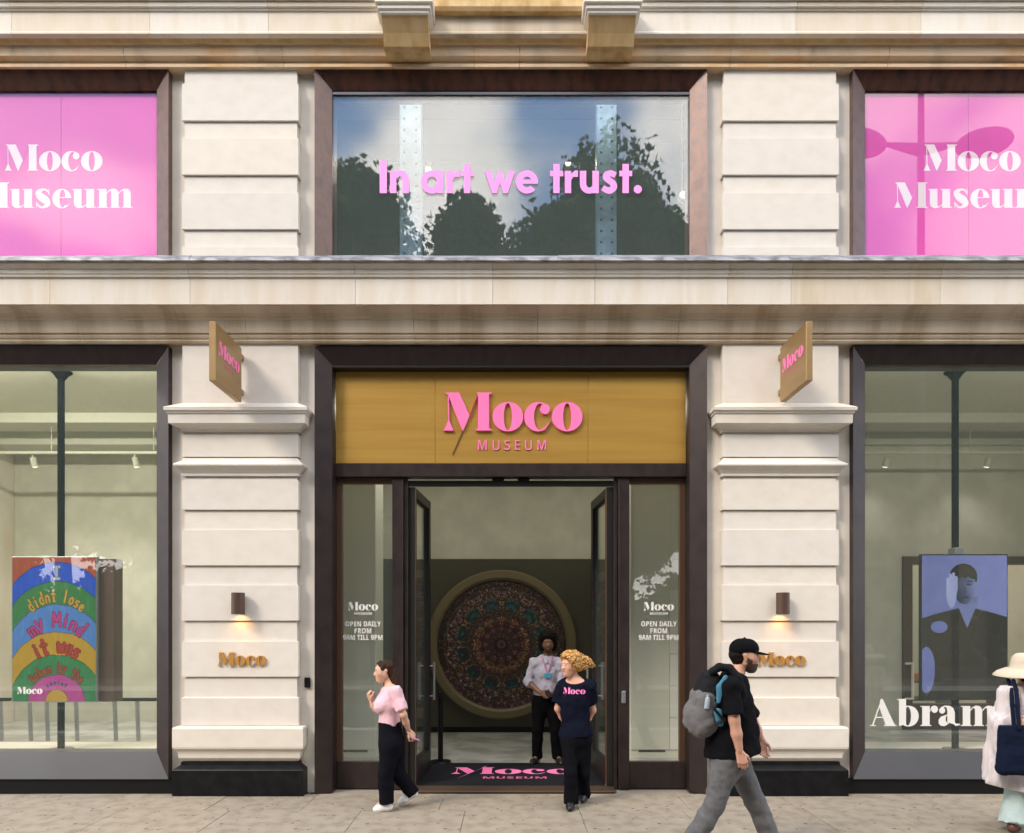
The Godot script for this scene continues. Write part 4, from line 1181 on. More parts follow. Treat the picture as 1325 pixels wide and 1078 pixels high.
# hand-drawn letters as strokes in a unit box, y down
func hand(ch: String) -> Array:
	match ch:
		"I": return [[[0.2, 0], [0.8, 0]], [[0.5, 0], [0.5, 1]], [[0.2, 1], [0.8, 1]]]
		"d": return [[[0.75, 0], [0.75, 1]], [[0.75, 0.5], [0.45, 0.42], [0.2, 0.6], [0.2, 0.85], [0.45, 1], [0.75, 0.9]]]
		"i": return [[[0.5, 0.42], [0.5, 1]], [[0.5, 0.15], [0.5, 0.17]]]
		"n": return [[[0.2, 0.42], [0.2, 1]], [[0.2, 0.55], [0.5, 0.42], [0.75, 0.55], [0.75, 1]]]
		"t": return [[[0.5, 0.05], [0.5, 1], [0.7, 1]], [[0.2, 0.4], [0.8, 0.4]]]
		"l": return [[[0.4, 0], [0.4, 1]]]
		"o": return [[[0.5, 0.42], [0.2, 0.6], [0.25, 0.9], [0.5, 1], [0.78, 0.85], [0.75, 0.55], [0.5, 0.42]]]
		"s": return [[[0.75, 0.48], [0.4, 0.45], [0.25, 0.6], [0.7, 0.78], [0.6, 0.98], [0.2, 0.95]]]
		"e": return [[[0.2, 0.72], [0.75, 0.7], [0.6, 0.46], [0.3, 0.5], [0.2, 0.8], [0.5, 1], [0.78, 0.92]]]
		"m": return [[[0.1, 0.42], [0.1, 1]], [[0.1, 0.5], [0.35, 0.42], [0.5, 0.55], [0.5, 1]], [[0.5, 0.52], [0.75, 0.42], [0.9, 0.55], [0.9, 1]]]
		"M": return [[[0.1, 1], [0.15, 0.1], [0.5, 0.7], [0.85, 0.1], [0.9, 1]]]
		"y": return [[[0.15, 0.3], [0.5, 0.7]], [[0.85, 0.3], [0.35, 1.15]]]
		"w": return [[[0.1, 0.4], [0.3, 1], [0.5, 0.55], [0.7, 1], [0.9, 0.4]]]
		"a": return [[[0.75, 0.5], [0.45, 0.42], [0.2, 0.62], [0.22, 0.9], [0.5, 1], [0.75, 0.85]], [[0.75, 0.42], [0.78, 1]]]
		"k": return [[[0.25, 0], [0.25, 1]], [[0.7, 0.42], [0.28, 0.72], [0.75, 1]]]
		"b": return [[[0.25, 0], [0.25, 1]], [[0.25, 0.55], [0.55, 0.45], [0.78, 0.65], [0.7, 0.95], [0.25, 0.98]]]
		"h": return [[[0.25, 0], [0.25, 1]], [[0.25, 0.6], [0.5, 0.45], [0.75, 0.6], [0.75, 1]]]
	return []

func poster() -> ImageTexture:
	var w := 330
	var h := 564
	var im := Image.create(w, h, false, Image.FORMAT_RGBA8)
	var cx := w * 0.53
	# painted arches: top edge, radius, colour
	var arches := [[0.03, 0.66, Color("0f4fd0")], [0.165, 0.63, Color("2f8340")], [0.325, 0.60, Color("4f8ad6")], [0.515, 0.60, Color("c9a21c")], [0.675, 0.56, Color("2c8a4e")], [0.81, 0.345, Color("c2459c")], [0.915, 0.135, Color("cda93a")]]
	var n := FastNoiseLite.new()
	n.seed = 6
	n.frequency = 0.02
	for y in h:
		for x in w:
			var c := Color("a84a28")
			for k in arches.size():
				var top: float = arches[k][0] * h + n.get_noise_2d(x, k * 90.0) * 4.0
				var r: float = arches[k][1] * w
				var d := Vector2(x - cx, minf(0.0, y - top - r)).length()
				if d < r:
					c = arches[k][2]
					if r - d < 2.5: c = c.darkened(0.4)
			c = c.lightened(maxf(0, n.get_noise_2d(x * 3.0, y * 0.6)) * 0.16)
			im.set_pixel(x, y, c)
	# word, arch, middle of the line, letter pitch, ink, size, brush
	var lines := [["I", 0, 0.105, 0.10, Color("aebfd2"), 46, 6.0], ["didnt lose", 1, 0.262, 0.077, Color("d0ac38"), 48, 4.0], ["my Mind", 2, 0.425, 0.112, Color("c8308c"), 58, 5.0], ["it was", 3, 0.605, 0.105, Color("bb301c"), 58, 6.5], ["taken by the", 4, 0.765, 0.062, Color("b0522a"), 34, 3.5]]
	for l in lines:
		var word: String = l[0]
		var arch: Array = arches[l[1]]
		var radius: float = arch[1] * w - (l[2] - arch[0]) * h
		var pitch: float = l[3] * w / radius
		for k in word.length():
			var t: float = (k - (word.length() - 1) / 2.0) * pitch
			var at := Vector2(cx + sin(t) * radius, arch[0] * h + arch[1] * w - cos(t) * radius)
			for s in hand(word[k]):
				var pts := []
				for p in s: pts.append(Vector2(p[0] - 0.5, p[1] - 0.5))
				var sc := Vector2(minf(l[5] * 0.72, l[3] * w * 0.92), l[5])
				daub(im, pts, at, sc, t * 0.8, l[6] + 1.5, (l[4] as Color).darkened(0.45))
				daub(im, pts, at, sc, t * 0.8, l[6] - 1.0, l[4])
	for k in 6:
		var t := (k - 2.5) * 0.24
		var at := Vector2(cx + sin(t) * 66, h * 0.985 - cos(t) * 66)
		for s in hand("saoiet"[k]):
			var pts := []
			for p in s: pts.append(Vector2(p[0] - 0.5, p[1] - 0.5))
			daub(im, pts, at, Vector2(12, 16), t, 2.0, Color("3c3f78"))
	return ImageTexture.create_from_image(im)

# a plain generic portrait: somebody in a dark jacket, one hand raised over an eye
func portrait() -> ImageTexture:
	var w := 240
	var h := 400
	var im := Image.create(w, h, false, Image.FORMAT_RGBA8)
	var n := FastNoiseLite.new()
	n.seed = 8
	n.frequency = 0.02
	var el := func(p: Vector2, c: Vector2, r: Vector2) -> float: return ((p - c) / r).length()
	for y in h:
		for x in w:
			var p := Vector2(x, y) / w
			var c := Color(0.42, 0.45, 0.66).lerp(Color(0.52, 0.55, 0.76), clampf(p.x * 0.9 - 0.1, 0, 1))
			var skin := Color(0.50, 0.54, 0.74)
			var dark := Color(0.12, 0.075, 0.05)
			var body := p.y > 0.60 + 0.30 * absf(p.x - 0.52) ** 1.3 or p.y > 1.0
			if el.call(p, Vector2(0.05, 1.33), Vector2(0.10, 0.27)) < 1.0: body = false
			if el.call(p, Vector2(0.20, 0.83), Vector2(0.10, 0.07)) < 1.0: body = false
			if body: c = dark.lightened(0.06 * (n.get_noise_2d(x, y) + 0.5))
			if absf(p.x - 0.53) < 0.12 - maxf(0, p.y - 0.56) * 0.42 and p.y > 0.48 and p.y < 0.84: c = skin.darkened(0.1 + 0.25 * maxf(0, 0.6 - p.y) * 4.0)
			var face: float = el.call(p, Vector2(0.495, 0.365), Vector2(0.125, 0.20))
			var light := clampf(0.62 + (p.x - 0.49) * 2.4 - absf(p.y - 0.36) * 0.8, 0.30, 1.0)
			if face < 1.0: c = skin.darkened(1.0 - light)
			var hair: float = el.call(p, Vector2(0.485, 0.25), Vector2(0.165, 0.155))
			if hair < 1.0 and p.y < 0.255 + 0.9 * maxf(0.0, absf(p.x - 0.50) - 0.075) + 0.012 * sin(p.x * 90.0): c = Color(0.11, 0.075, 0.055).lightened(0.05 * maxf(0, n.get_noise_2d(x * 3.0, y)))
			if el.call(p, Vector2(0.55, 0.335), Vector2(0.035, 0.012)) < 1.0: c = Color(0.13, 0.12, 0.2)
			if el.call(p, Vector2(0.56, 0.30), Vector2(0.05, 0.010)) < 1.0: c = c.darkened(0.55)
			if el.call(p, Vector2(0.50, 0.41), Vector2(0.018, 0.05)) < 1.0: c = c.darkened(0.18)
			if el.call(p, Vector2(0.515, 0.485), Vector2(0.048, 0.013)) < 1.0: c = c.darkened(0.4)
			if el.call(p, Vector2(0.345, 0.42), Vector2(0.062, 0.19)) < 1.0: c = skin.lightened(0.22)
			for k in 4:
				var fx := 0.30 + k * 0.034
				var top: float = [0.26, 0.21, 0.20, 0.24][k]
				if absf(p.x - fx) < 0.0155 and p.y > top and p.y < 0.42: c = skin.lightened(0.27 - 0.04 * k)
			if absf(p.x - 0.50 - (p.y - 0.8) * 0.3) < 0.006 and p.y > 0.83: c = dark.darkened(0.4)
			c = c.lightened(0.05 * n.get_noise_2d(x * 0.6, y * 0.6))
			c.a = clampf(0.90 + c.get_luminance() * 0.4, 0.0, 0.98)
			im.set_pixel(x, y, c)
	return ImageTexture.create_from_image(im)

# ---------------------------------------------------------------- across the road
func tree(x: float, z: float, top: float, wide: float, low: float, sd: int, label: String) -> void:
	rng.seed = sd
	var t := thing("plane_tree", label, "tree", Vector3(x, 0, z), "trees across the road")
	var st := mb()
	var lean := Vector3(rng.randf_range(-0.5, 0.5), 0, rng.randf_range(-0.4, 0.4))
	var fork := Vector3(lean.x, low + 1.0, lean.z)
	tube(st, Vector3.ZERO, Vector3(lean.x * 0.4, low * 0.5, lean.z * 0.4), 0.38, 0.30, 12)
	tube(st, Vector3(lean.x * 0.4, low * 0.5, lean.z * 0.4), fork, 0.30, 0.24, 12)
	put("trunk", st, M.bark, t)
	var lobes := []
	var mid_y := (top + low) / 2.0
	var tall := (top - low) / 2.0
	for k in 24:
		var v: Vector3 = Vector3(rng.randfn(), rng.randfn() * 1.1, rng.randfn()).normalized() * rng.randf_range(0.45, 0.86)
		var taper := 1.0 - 0.35 * maxf(0.0, v.y)
		var tip := Vector3(v.x * wide * taper + lean.x, mid_y + v.y * tall, v.z * wide * taper + lean.z)
		lobes.append([tip, wide * rng.randf_range(0.24, 0.40)])
		if k < 9:
			var lm := mb()
			var mid := fork.lerp(tip, 0.5) + Vector3(rng.randf_range(-0.3, 0.3), 0.5, rng.randf_range(-0.3, 0.3))
			tube(lm, fork, mid, 0.13, 0.08, 7)
			tube(lm, mid, tip, 0.08, 0.03, 7)
			put("limb", lm, M.bark, t)
	var mm := MultiMesh.new()
	mm.transform_format = MultiMesh.TRANSFORM_3D
	mm.use_colors = true
	mm.mesh = M.clump
	var list := []
	for l in lobes:
		var count := int(170.0 * l[1] * l[1]) + 30
		for k in count:
			var v: Vector3 = Vector3(rng.randfn(), rng.randfn(), rng.randfn()).normalized() * pow(rng.randf(), 0.45) * l[1] * (1.12 if rng.randf() < 0.15 else 0.95)
			list.append(l[0] + v * Vector3(1, 0.85, 1))
	for k in int(28.0 * wide * tall):
		var v: Vector3 = Vector3(rng.randfn(), rng.randfn(), rng.randfn()).normalized() * pow(rng.randf(), 0.33) * 0.88
		list.append(Vector3(v.x * wide + lean.x, mid_y + v.y * tall, v.z * wide + lean.z))
	mm.instance_count = list.size()
	for i in list.size():
		var b := Basis.from_euler(Vector3(rng.randf() * TAU, rng.randf() * TAU, rng.randf() * TAU)).scaled(Vector3.ONE * rng.randf_range(0.8, 1.5))
		mm.set_instance_transform(i, Transform3D(b, list[i]))
		var g := rng.randf_range(0.6, 1.35)
		mm.set_instance_color(i, Color(0.032 * g, 0.054 * g, 0.015 * g))
	var o := MultiMeshInstance3D.new()
	o.name = "crown"
	o.multimesh = mm
	o.material_override = M.leaf
	o.set_meta("kind", "stuff")
	t.add_child(o)

func leaf_clump() -> ArrayMesh:
	rng.seed = 12
	var st := mb()
	for k in 12:
		var c := Vector3(rng.randfn(), rng.randfn(), rng.randfn()) * 0.14
		var b := Basis.from_euler(Vector3(rng.randf() * TAU, rng.randf() * TAU, rng.randf() * TAU))
		var l := rng.randf_range(0.08, 0.13)
		quad(st, c + b * Vector3(-l, 0, 0), c + b * Vector3(0, -l * 0.75, 0.02), c + b * Vector3(l, 0, 0), c + b * Vector3(0, l * 0.75, 0.02))
	return done(st)

func street_lamp() -> void:
	var z := 5.2
	var k := (z + 8.2) / LENS
	var x := (1192 - 661) * k
	var h := 1.95 + (808 - 183) * k
	var t := thing("street_lamp", "tall dark street lamp with two oval lanterns at the kerb", "lamp", Vector3(x, -0.12, z))
	var p := mb()
	tube(p, Vector3(0, 0, 0), Vector3(0, h, 0), 0.10, 0.062, 14)
	tube(p, Vector3(0, h, 0), Vector3(0, h + 1.6, 0), 0.062, 0.05, 14)
	put("pole", p, M.lamp_grey, t)
	for s in [-1, 1]:
		var a := mb()
		tube(a, Vector3(0, h - 0.04, 0), Vector3(s * 0.75, h + 0.08, 0), 0.12, 0.03, 10)
		put("arm", a, M.lamp_grey, t)
		var hd := mb()
		var c := Vector3(s * 1.22, h + 0.10 + 0.0, 0)
		for i in 10:
			for j in 16:
				var e := []
				for q in [[i, j], [i, j + 1], [i + 1, j + 1], [i + 1, j]]:
					var th: float = PI * q[0] / 10.0
					var ph: float = TAU * q[1] / 16.0
					e.append(c + Vector3(cos(th) * 0.56, sin(th) * sin(ph) * 0.26, sin(th) * cos(ph) * 0.24).rotated(Vector3.BACK, s * 0.16))
				out_quad(hd, c, e[0], e[1], e[2], e[3])
		put("lantern", hd, M.lamp_grey, t)

func hedge() -> void:
	rng.seed = 99
	var mm := MultiMesh.new()
	mm.transform_format = MultiMesh.TRANSFORM_3D
	mm.use_colors = true
	mm.mesh = M.clump
	mm.instance_count = 9000
	for i in mm.instance_count:
		var x := rng.randf_range(-38, 38)
		var top := 4.4 + 1.3 * sin(x * 0.7) + 0.7 * sin(x * 1.9)
		mm.set_instance_transform(i, Transform3D(Basis.from_euler(Vector3(rng.randf() * TAU, rng.randf() * TAU, 0)).scaled(Vector3.ONE * 1.6), Vector3(x, rng.randf() * top, 24.0 + rng.randf_range(-1, 1))))
		var g := rng.randf_range(0.6, 1.3)
		mm.set_instance_color(i, Color(0.04 * g, 0.07 * g, 0.02 * g))
	var o := MultiMeshInstance3D.new()
	o.name = "park_shrubbery"
	o.multimesh = mm
	o.material_override = M.leaf
	add_child(o)
	o.set_meta("kind", "stuff")
	tag(o, "dense green shrubbery along the edge of the park", "shrubs")

# ---------------------------------------------------------------- figures: tapered bones joined smoothly, meshed with surface nets
# a bone: [a, b, radius at a, radius at b, blend, thin direction, thinness, cut point, cut normal]
func bone(a: Vector3, b: Vector3, ra: float, rb: float, k := 0.03, n := Vector3.ZERO, f := 1.0, cp = null, cn := Vector3.ZERO) -> Array:
	var ba := b - a
	ba += n * (ba.dot(n) * (f - 1.0))
	return [a, ba, ra, rb, k, n, f - 1.0, 1.0 / maxf(ba.length_squared(), 1e-8), cp != null, cp if cp != null else Vector3.ZERO, cn, b]

func field(p: Vector3, prims: Array, list: PackedInt32Array) -> float:
	var d := 1e3
	for i in list:
		var q: Array = prims[i]
		var pa: Vector3 = p - q[0]
		if q[6] != 0.0: pa += q[5] * (pa.dot(q[5]) * q[6])
		var h: float = clampf(pa.dot(q[1]) * q[7], 0.0, 1.0)
		var e: float = (pa - q[1] * h).length() - lerpf(q[2], q[3], h)
		if q[8]: e = maxf(e, (p - q[9]).dot(q[10]))
		var k: float = q[4]
		var m: float = maxf(k - absf(d - e), 0.0) / k
		d = minf(d, e) - m * m * k * 0.25
	return d

func all_of(prims: Array) -> PackedInt32Array: return PackedInt32Array(range(prims.size()))

func cloth_noise(freq: float, sd: int) -> FastNoiseLite:
	var n := FastNoiseLite.new()
	n.seed = sd
	n.frequency = freq
	n.fractal_octaves = 3
	return n

const BLOCK := 6

# adds the surface of the field to `out`: {v, i}
func mesh_field(out: Dictionary, prims: Array, cell: float, amp := 0.0, noise: FastNoiseLite = null, squash := Vector3.ONE, cuts := []) -> void:
	var lo := Vector3.ONE * 1e3
	var hi := -lo
	for q in prims:
		var r: float = maxf(q[2], q[3]) + amp + cell * 2.0
		for e in [q[0], q[11]]:
			lo = lo.min(e - Vector3.ONE * r)
			hi = hi.max(e + Vector3.ONE * r)
	var n := Vector3i(((hi - lo) / cell / BLOCK).ceil()) * BLOCK + Vector3i.ONE * BLOCK
	var nx := n.x + 1
	var nxy := nx * (n.y + 1)
	var at := {}
	var verts: PackedVector3Array = out.v
	var idx: PackedInt32Array = out.i
	var edges := []
	var w := BLOCK + 1
	var val := PackedFloat32Array()
	val.resize((w + 1) * (w + 1) * (w + 1))
	var s1 := w
	var s2 := w * w
	var half := cell * BLOCK * 0.87
	var everything := all_of(prims)
	for bz in range(0, n.z, BLOCK):
		for by in range(0, n.y, BLOCK):
			for bxx in range(0, n.x, BLOCK):
				var c := lo + Vector3(bxx + BLOCK * 0.5, by + BLOCK * 0.5, bz + BLOCK * 0.5) * cell
				var near := PackedInt32Array()
				var inside := false
				for i in everything:
					var q: Array = prims[i]
					var pa: Vector3 = c - q[0]
					var ba: Vector3 = q[11] - q[0]
					var h: float = clampf(pa.dot(ba) / maxf(ba.length_squared(), 1e-8), 0.0, 1.0)
					var e: float = (pa - ba * h).length() - lerpf(q[2], q[3], h)
					if e < half + q[4] * 0.5 + amp + 0.01: near.append(i)
				if near.is_empty(): continue
				var base := lo + Vector3(bxx, by, bz) * cell
				var some := false
				var any_in := false
				var any_out := false
				for z in w:
					for y in w:
						for x in w:
							var p := base + Vector3(x, y, z) * cell
							var d := field(p, prims, near)
							if amp > 0.0 and absf(d) < 0.08: d += amp * noise.get_noise_3dv(p * squash)
							for cut in cuts: d = maxf(d, (p - cut[0]).dot(cut[1]))
							val[x + y * s1 + z * s2] = d
							if d < 0.0: any_in = true
							else: any_out = true
				if not (any_in and any_out): continue
				for z in BLOCK:
					for y in BLOCK:
						for x in BLOCK:
							var o := x + y * s1 + z * s2
							var v0 := val[o]
							var v1 := val[o + 1]
							var v2 := val[o + s1]
							var v3 := val[o + s1 + 1]
							var v4 := val[o + s2]
							var v5 := val[o + s2 + 1]
							var v6 := val[o + s1 + s2]
							var v7 := val[o + s1 + s2 + 1]
							var neg := int(v0 < 0) + int(v1 < 0) + int(v2 < 0) + int(v3 < 0) + int(v4 < 0) + int(v5 < 0) + int(v6 < 0) + int(v7 < 0)
							if neg == 0 or neg == 8: continue
							var sum := Vector3.ZERO
							var cnt := 0
							if (v0 < 0) != (v1 < 0): sum += Vector3(v0 / (v0 - v1), 0, 0); cnt += 1
							if (v2 < 0) != (v3 < 0): sum += Vector3(v2 / (v2 - v3), 1, 0); cnt += 1
							if (v4 < 0) != (v5 < 0): sum += Vector3(v4 / (v4 - v5), 0, 1); cnt += 1
							if (v6 < 0) != (v7 < 0): sum += Vector3(v6 / (v6 - v7), 1, 1); cnt += 1
							if (v0 < 0) != (v2 < 0): sum += Vector3(0, v0 / (v0 - v2), 0); cnt += 1
							if (v1 < 0) != (v3 < 0): sum += Vector3(1, v1 / (v1 - v3), 0); cnt += 1
							if (v4 < 0) != (v6 < 0): sum += Vector3(0, v4 / (v4 - v6), 1); cnt += 1
							if (v5 < 0) != (v7 < 0): sum += Vector3(1, v5 / (v5 - v7), 1); cnt += 1
							if (v0 < 0) != (v4 < 0): sum += Vector3(0, 0, v0 / (v0 - v4)); cnt += 1
							if (v1 < 0) != (v5 < 0): sum += Vector3(1, 0, v1 / (v1 - v5)); cnt += 1
							if (v2 < 0) != (v6 < 0): sum += Vector3(0, 1, v2 / (v2 - v6)); cnt += 1
							if (v3 < 0) != (v7 < 0): sum += Vector3(1, 1, v3 / (v3 - v7)); cnt += 1
							var id := (bxx + x) + (by + y) * nx + (bz + z) * nxy
							at[id] = verts.size()
							verts.append(base + (Vector3(x, y, z) + sum / cnt) * cell)
							if (v0 < 0) != (v1 < 0): edges.append([id, nx, nxy, v0 < 0])
							if (v0 < 0) != (v2 < 0): edges.append([id, nxy, 1, v0 < 0])
							if (v0 < 0) != (v4 < 0): edges.append([id, 1, nx, v0 < 0])
	for e in edges:
		var a: int = at.get(e[0], -1)
		var b: int = at.get(e[0] - e[1], -1)
		var c: int = at.get(e[0] - e[1] - e[2], -1)
		var d: int = at.get(e[0] - e[2], -1)
		if a < 0 or b < 0 or c < 0 or d < 0: continue
		if e[3]: idx.append_array([a, c, b, a, d, c])
		else: idx.append_array([a, b, c, a, c, d])
	out.v = verts
	out.i = idx

func fresh() -> Dictionary: return {"v": PackedVector3Array(), "i": PackedInt32Array()}

func solid(out: Dictionary, origin: Vector3, paint = null) -> ArrayMesh:
	var v: PackedVector3Array = out.v
	var nrm := PackedVector3Array()
	nrm.resize(v.size())
	var idx: PackedInt32Array = out.i
	for t in range(0, idx.size(), 3):
		var g := (v[idx[t + 2]] - v[idx[t]]).cross(v[idx[t + 1]] - v[idx[t]])
		for k in 3: nrm[idx[t + k]] += g
	var a := []
	a.resize(Mesh.ARRAY_MAX)
	var col := PackedColorArray()
	for i in v.size():
		nrm[i] = nrm[i].normalized()
		if paint: col.append(paint.call(v[i]))
		v[i] -= origin
	a[Mesh.ARRAY_VERTEX] = v
	a[Mesh.ARRAY_NORMAL] = nrm
	a[Mesh.ARRAY_INDEX] = idx
	if paint: a[Mesh.ARRAY_COLOR] = col
	var m := ArrayMesh.new()
	m.add_surface_from_arrays(Mesh.PRIMITIVE_TRIANGLES, a)
	return m

func cloth(c: Color, rough := 0.9) -> StandardMaterial3D:
	var m := tri_tex(mat(c, rough), M.weave, Vector3(3, 3, 3))
	if c.get_luminance() > 0.1:
		m.rim_enabled = true
		m.rim = 0.2
	else: m.metallic_specular = 0.2
	return m

# adds a garment (or hair, shoes, a bag) as one child mesh
func hair_mat(c: Color) -> StandardMaterial3D:
	var m := tri_tex(mat(c, 0.6), M.strands, Vector3(5, 2.5, 5))
	m.metallic_specular = 0.25
	return m

func wear(called: String, t: Node3D, prims: Array, m: Material, cell := 0.012, amp := 0.0, freq := 9.0, sd := 1, squash := Vector3.ONE, cuts := []) -> MeshInstance3D:
	var out := fresh()
	mesh_field(out, prims, cell, amp, cloth_noise(freq, sd) if amp > 0.0 else null, squash, cuts)
	return put(called, solid(out, t.position), m, t)

# ---- parts of a body
func head_bones(c: Vector3, b: Basis, s: float) -> Array:
	var p := func(x: float, y: float, z: float) -> Vector3: return c + b * (Vector3(x, y, z) * s)
	var x := b.x.normalized()
	var out := [bone(p.call(0, 0.037, -0.032), p.call(0, 0.035, 0.020), 0.076 * s, 0.074 * s, 0.03),
		bone(p.call(0, 0.02, 0.040), p.call(0, -0.055, 0.046), 0.054 * s, 0.042 * s, 0.03),
		bone(p.call(0, -0.088, 0.056), p.call(0, -0.084, 0.062), 0.024 * s, 0.022 * s, 0.03),
		bone(p.call(0, 0.016, 0.094), p.call(0, -0.020, 0.112), 0.008 * s, 0.0125 * s, 0.012),
		bone(p.call(-0.034, 0.034, 0.076), p.call(0.034, 0.034, 0.076), 0.017 * s, 0.017 * s, 0.02),
		bone(p.call(-0.017, -0.050, 0.087), p.call(0.017, -0.050, 0.087), 0.008 * s, 0.008 * s, 0.010),
		bone(p.call(-0.015, -0.060, 0.085), p.call(0.015, -0.060, 0.085), 0.008 * s, 0.008 * s, 0.010)]
	for k in [-1, 1]:
		out.append(bone(p.call(k * 0.044, -0.045, 0.0), p.call(0, -0.080, 0.050), 0.027 * s, 0.024 * s, 0.05))
		out.append(bone(p.call(k * 0.034, -0.018, 0.064), p.call(k * 0.040, -0.012, 0.050), 0.026 * s, 0.028 * s, 0.045))
		out.append(bone(p.call(k * 0.030, 0.012, 0.079), p.call(k * 0.032, 0.012, 0.079), 0.0125 * s, 0.0125 * s, 0.008))
		out.append(bone(p.call(k * 0.079, 0.018, -0.010), p.call(k * 0.077, -0.020, -0.004), 0.016 * s, 0.011 * s, 0.008, x, 2.0))
		out.append(bone(p.call(k * 0.009, -0.022, 0.103), p.call(k * 0.009, -0.022, 0.100), 0.008 * s, 0.008 * s, 0.010))
	return out

func face_paint(c: Vector3, b: Basis, s: float, skin: Color, brow: Color, beard: float, lip: Color) -> Callable:
	var inv := b.inverse()
	return func(v: Vector3) -> Color:
		var q := inv * (v - c) / s
		var ax := absf(q.x)
		if q.length() > 0.16: return skin
		var col := skin
		if q.z > 0.05:
			var e := Vector2((ax - 0.031) / 0.0135, (q.y - 0.012) / 0.0065)
			if e.length() < 1.0: col = Color(0.36, 0.33, 0.30) if e.length() > 0.62 else Color(0.03, 0.02, 0.015)
			if absf(q.y - 0.034 + ax * 0.06) < 0.0055 and ax > 0.012 and ax < 0.050: col = brow
			if ax < 0.024 and absf(q.y + 0.055) < 0.0095 and q.z > 0.075: col = lip
			if absf(q.y + 0.0545) < 0.0018 and ax < 0.022: col = lip.darkened(0.5)
		if beard > 0.0:
			var edge := 0.004 * sin(q.x * 700.0) * cos(q.z * 600.0)
			var on: bool = (q.y < -0.046 + edge or (ax > 0.045 and q.z < 0.045 and q.y < -0.010 + 0.5 * (0.03 - q.z) + edge) or (absf(q.y + 0.038) < 0.006 and ax < 0.03 and q.z > 0.07)) and q.z > 0.004 + edge and q.y > -0.125
			if on and not (ax < 0.022 and absf(q.y + 0.055) < 0.009): col = col.lerp(brow, beard)
		return col

# knuckles, four fingers of three bones and a thumb; d along the hand, back = the back of the hand, thumb = towards the thumb
func hand_bones(wrist: Vector3, d: Vector3, back: Vector3, thumb: Vector3, curl: float, s := 1.0) -> Array:
	var out := []
	d = d.normalized()
	back = (back - d * back.dot(d)).normalized()
	thumb = (thumb - d * thumb.dot(d) - back * thumb.dot(back)).normalized()
	for i in 4:
		var across := (1.5 - i) * 0.0195 * s
		var len_ := [0.083, 0.088, 0.084, 0.076][i] * s as float
		var kn := wrist + d * len_ + thumb * across
		out.append(bone(wrist + thumb * across * 0.6, kn, 0.014 * s, 0.0115 * s, 0.012))
		var t := 0.25 * curl
		var p := kn
		var fl := [0.036, 0.042, 0.039, 0.030][i] * s as float
		for j in 3:
			t += [0.25, 0.65, 0.55][j] * curl as float
			var nd := d * cos(t) - back * sin(t)
			var e := p + nd * fl * ([1.0, 0.7, 0.55][j] as float)
			out.append(bone(p, e, (0.0098 - j * 0.0008) * s, (0.0092 - j * 0.0010) * s, 0.004))
			p = e
	var t0 := wrist + d * 0.018 * s + thumb * 0.018 * s
	var t1 := t0 + (d * 0.7 + thumb * 0.7 - back * 0.25).normalized() * 0.042 * s
	var t2 := t1 + (d * 0.95 + thumb * 0.3 - back * 0.35 * (0.5 + curl)).normalized() * 0.034 * s
	var t3 := t2 + (d * 0.95 - back * 0.5 * (0.5 + curl)).normalized() * 0.026 * s
	out.append(bone(t0, t1, 0.015 * s, 0.012 * s, 0.010))
	out.append(bone(t1, t2, 0.0115 * s, 0.010 * s, 0.005))
	out.append(bone(t2, t3, 0.010 * s, 0.008 * s, 0.004))
	return out

# pose: points by name; grow > 0 makes a garment of the same bones
func torso_bones(o: Dictionary, w: float, f: float, grow := 0.0) -> Array:
	var fr: Vector3 = o.front
	var out := [bone(o.pelvis, o.waist, 0.150 * w + grow, 0.128 * w + grow, 0.07, fr, f), bone(o.waist, o.chest, 0.128 * w + grow, 0.150 * w + grow, 0.07, fr, f),
		bone(o.chest, o.chest.lerp(o.neck, 0.45), 0.150 * w + grow, 0.120 * w + grow, 0.06, fr, f)]
	for k in ["l", "r"]:
		out.append(bone(o.neck.lerp(o.chest, 0.12), o["sh" + k], 0.052 * w + grow * 0.6, 0.056 * w + grow * 0.7, 0.06))
	return out

func arm_bones(o: Dictionary, k: String, w: float) -> Array:
	return [bone(o["sh" + k], o["el" + k], 0.052 * w, 0.039 * w, 0.03), bone(o["el" + k], o["wr" + k].lerp(o["el" + k], 0.55), 0.040 * w, 0.039 * w, 0.02), bone(o["wr" + k].lerp(o["el" + k], 0.55), o["wr" + k], 0.039 * w, 0.025 * w, 0.02)]

func leg_bones(o: Dictionary, k: String, w: float, grow := 0.0, ankle := 0.0) -> Array:
	return [bone(o["hip" + k], o["kn" + k], 0.092 * w + grow, 0.060 * w + grow, 0.05), bone(o["kn" + k], o["kn" + k].lerp(o["an" + k], 0.35), 0.060 * w + grow, 0.057 * w + grow, 0.03), bone(o["kn" + k].lerp(o["an" + k], 0.35), o["an" + k], 0.057 * w + grow, 0.038 * w + grow + ankle, 0.03)]

# a trouser leg that ends cleanly at the ankle
func trouser_bones(o: Dictionary, w: float, f: float, grow: float, ankle: float, rise := 0.0) -> Array:
	var out := []
	for k in ["l", "r"]:
		var d: Vector3 = (o["an" + k] - o["kn" + k]).normalized()
		var l := leg_bones(o, k, w, grow, ankle)
		var a: Vector3 = o["kn" + k].lerp(o["an" + k], 0.35)
		l[2] = bone(a, o["an" + k] + d * 0.05, 0.057 * w + grow, 0.038 * w + grow + ankle, 0.03, Vector3.ZERO, 1.0, o["an" + k] + d * 0.030, d)
		out += l
	out.append(bone(o.pelvis - Vector3(0, 0.02, 0), o.pelvis + (o.waist - o.pelvis) * (0.4 + rise), 0.155 * w + grow, 0.135 * w + grow, 0.06, o.front, f))
	return out

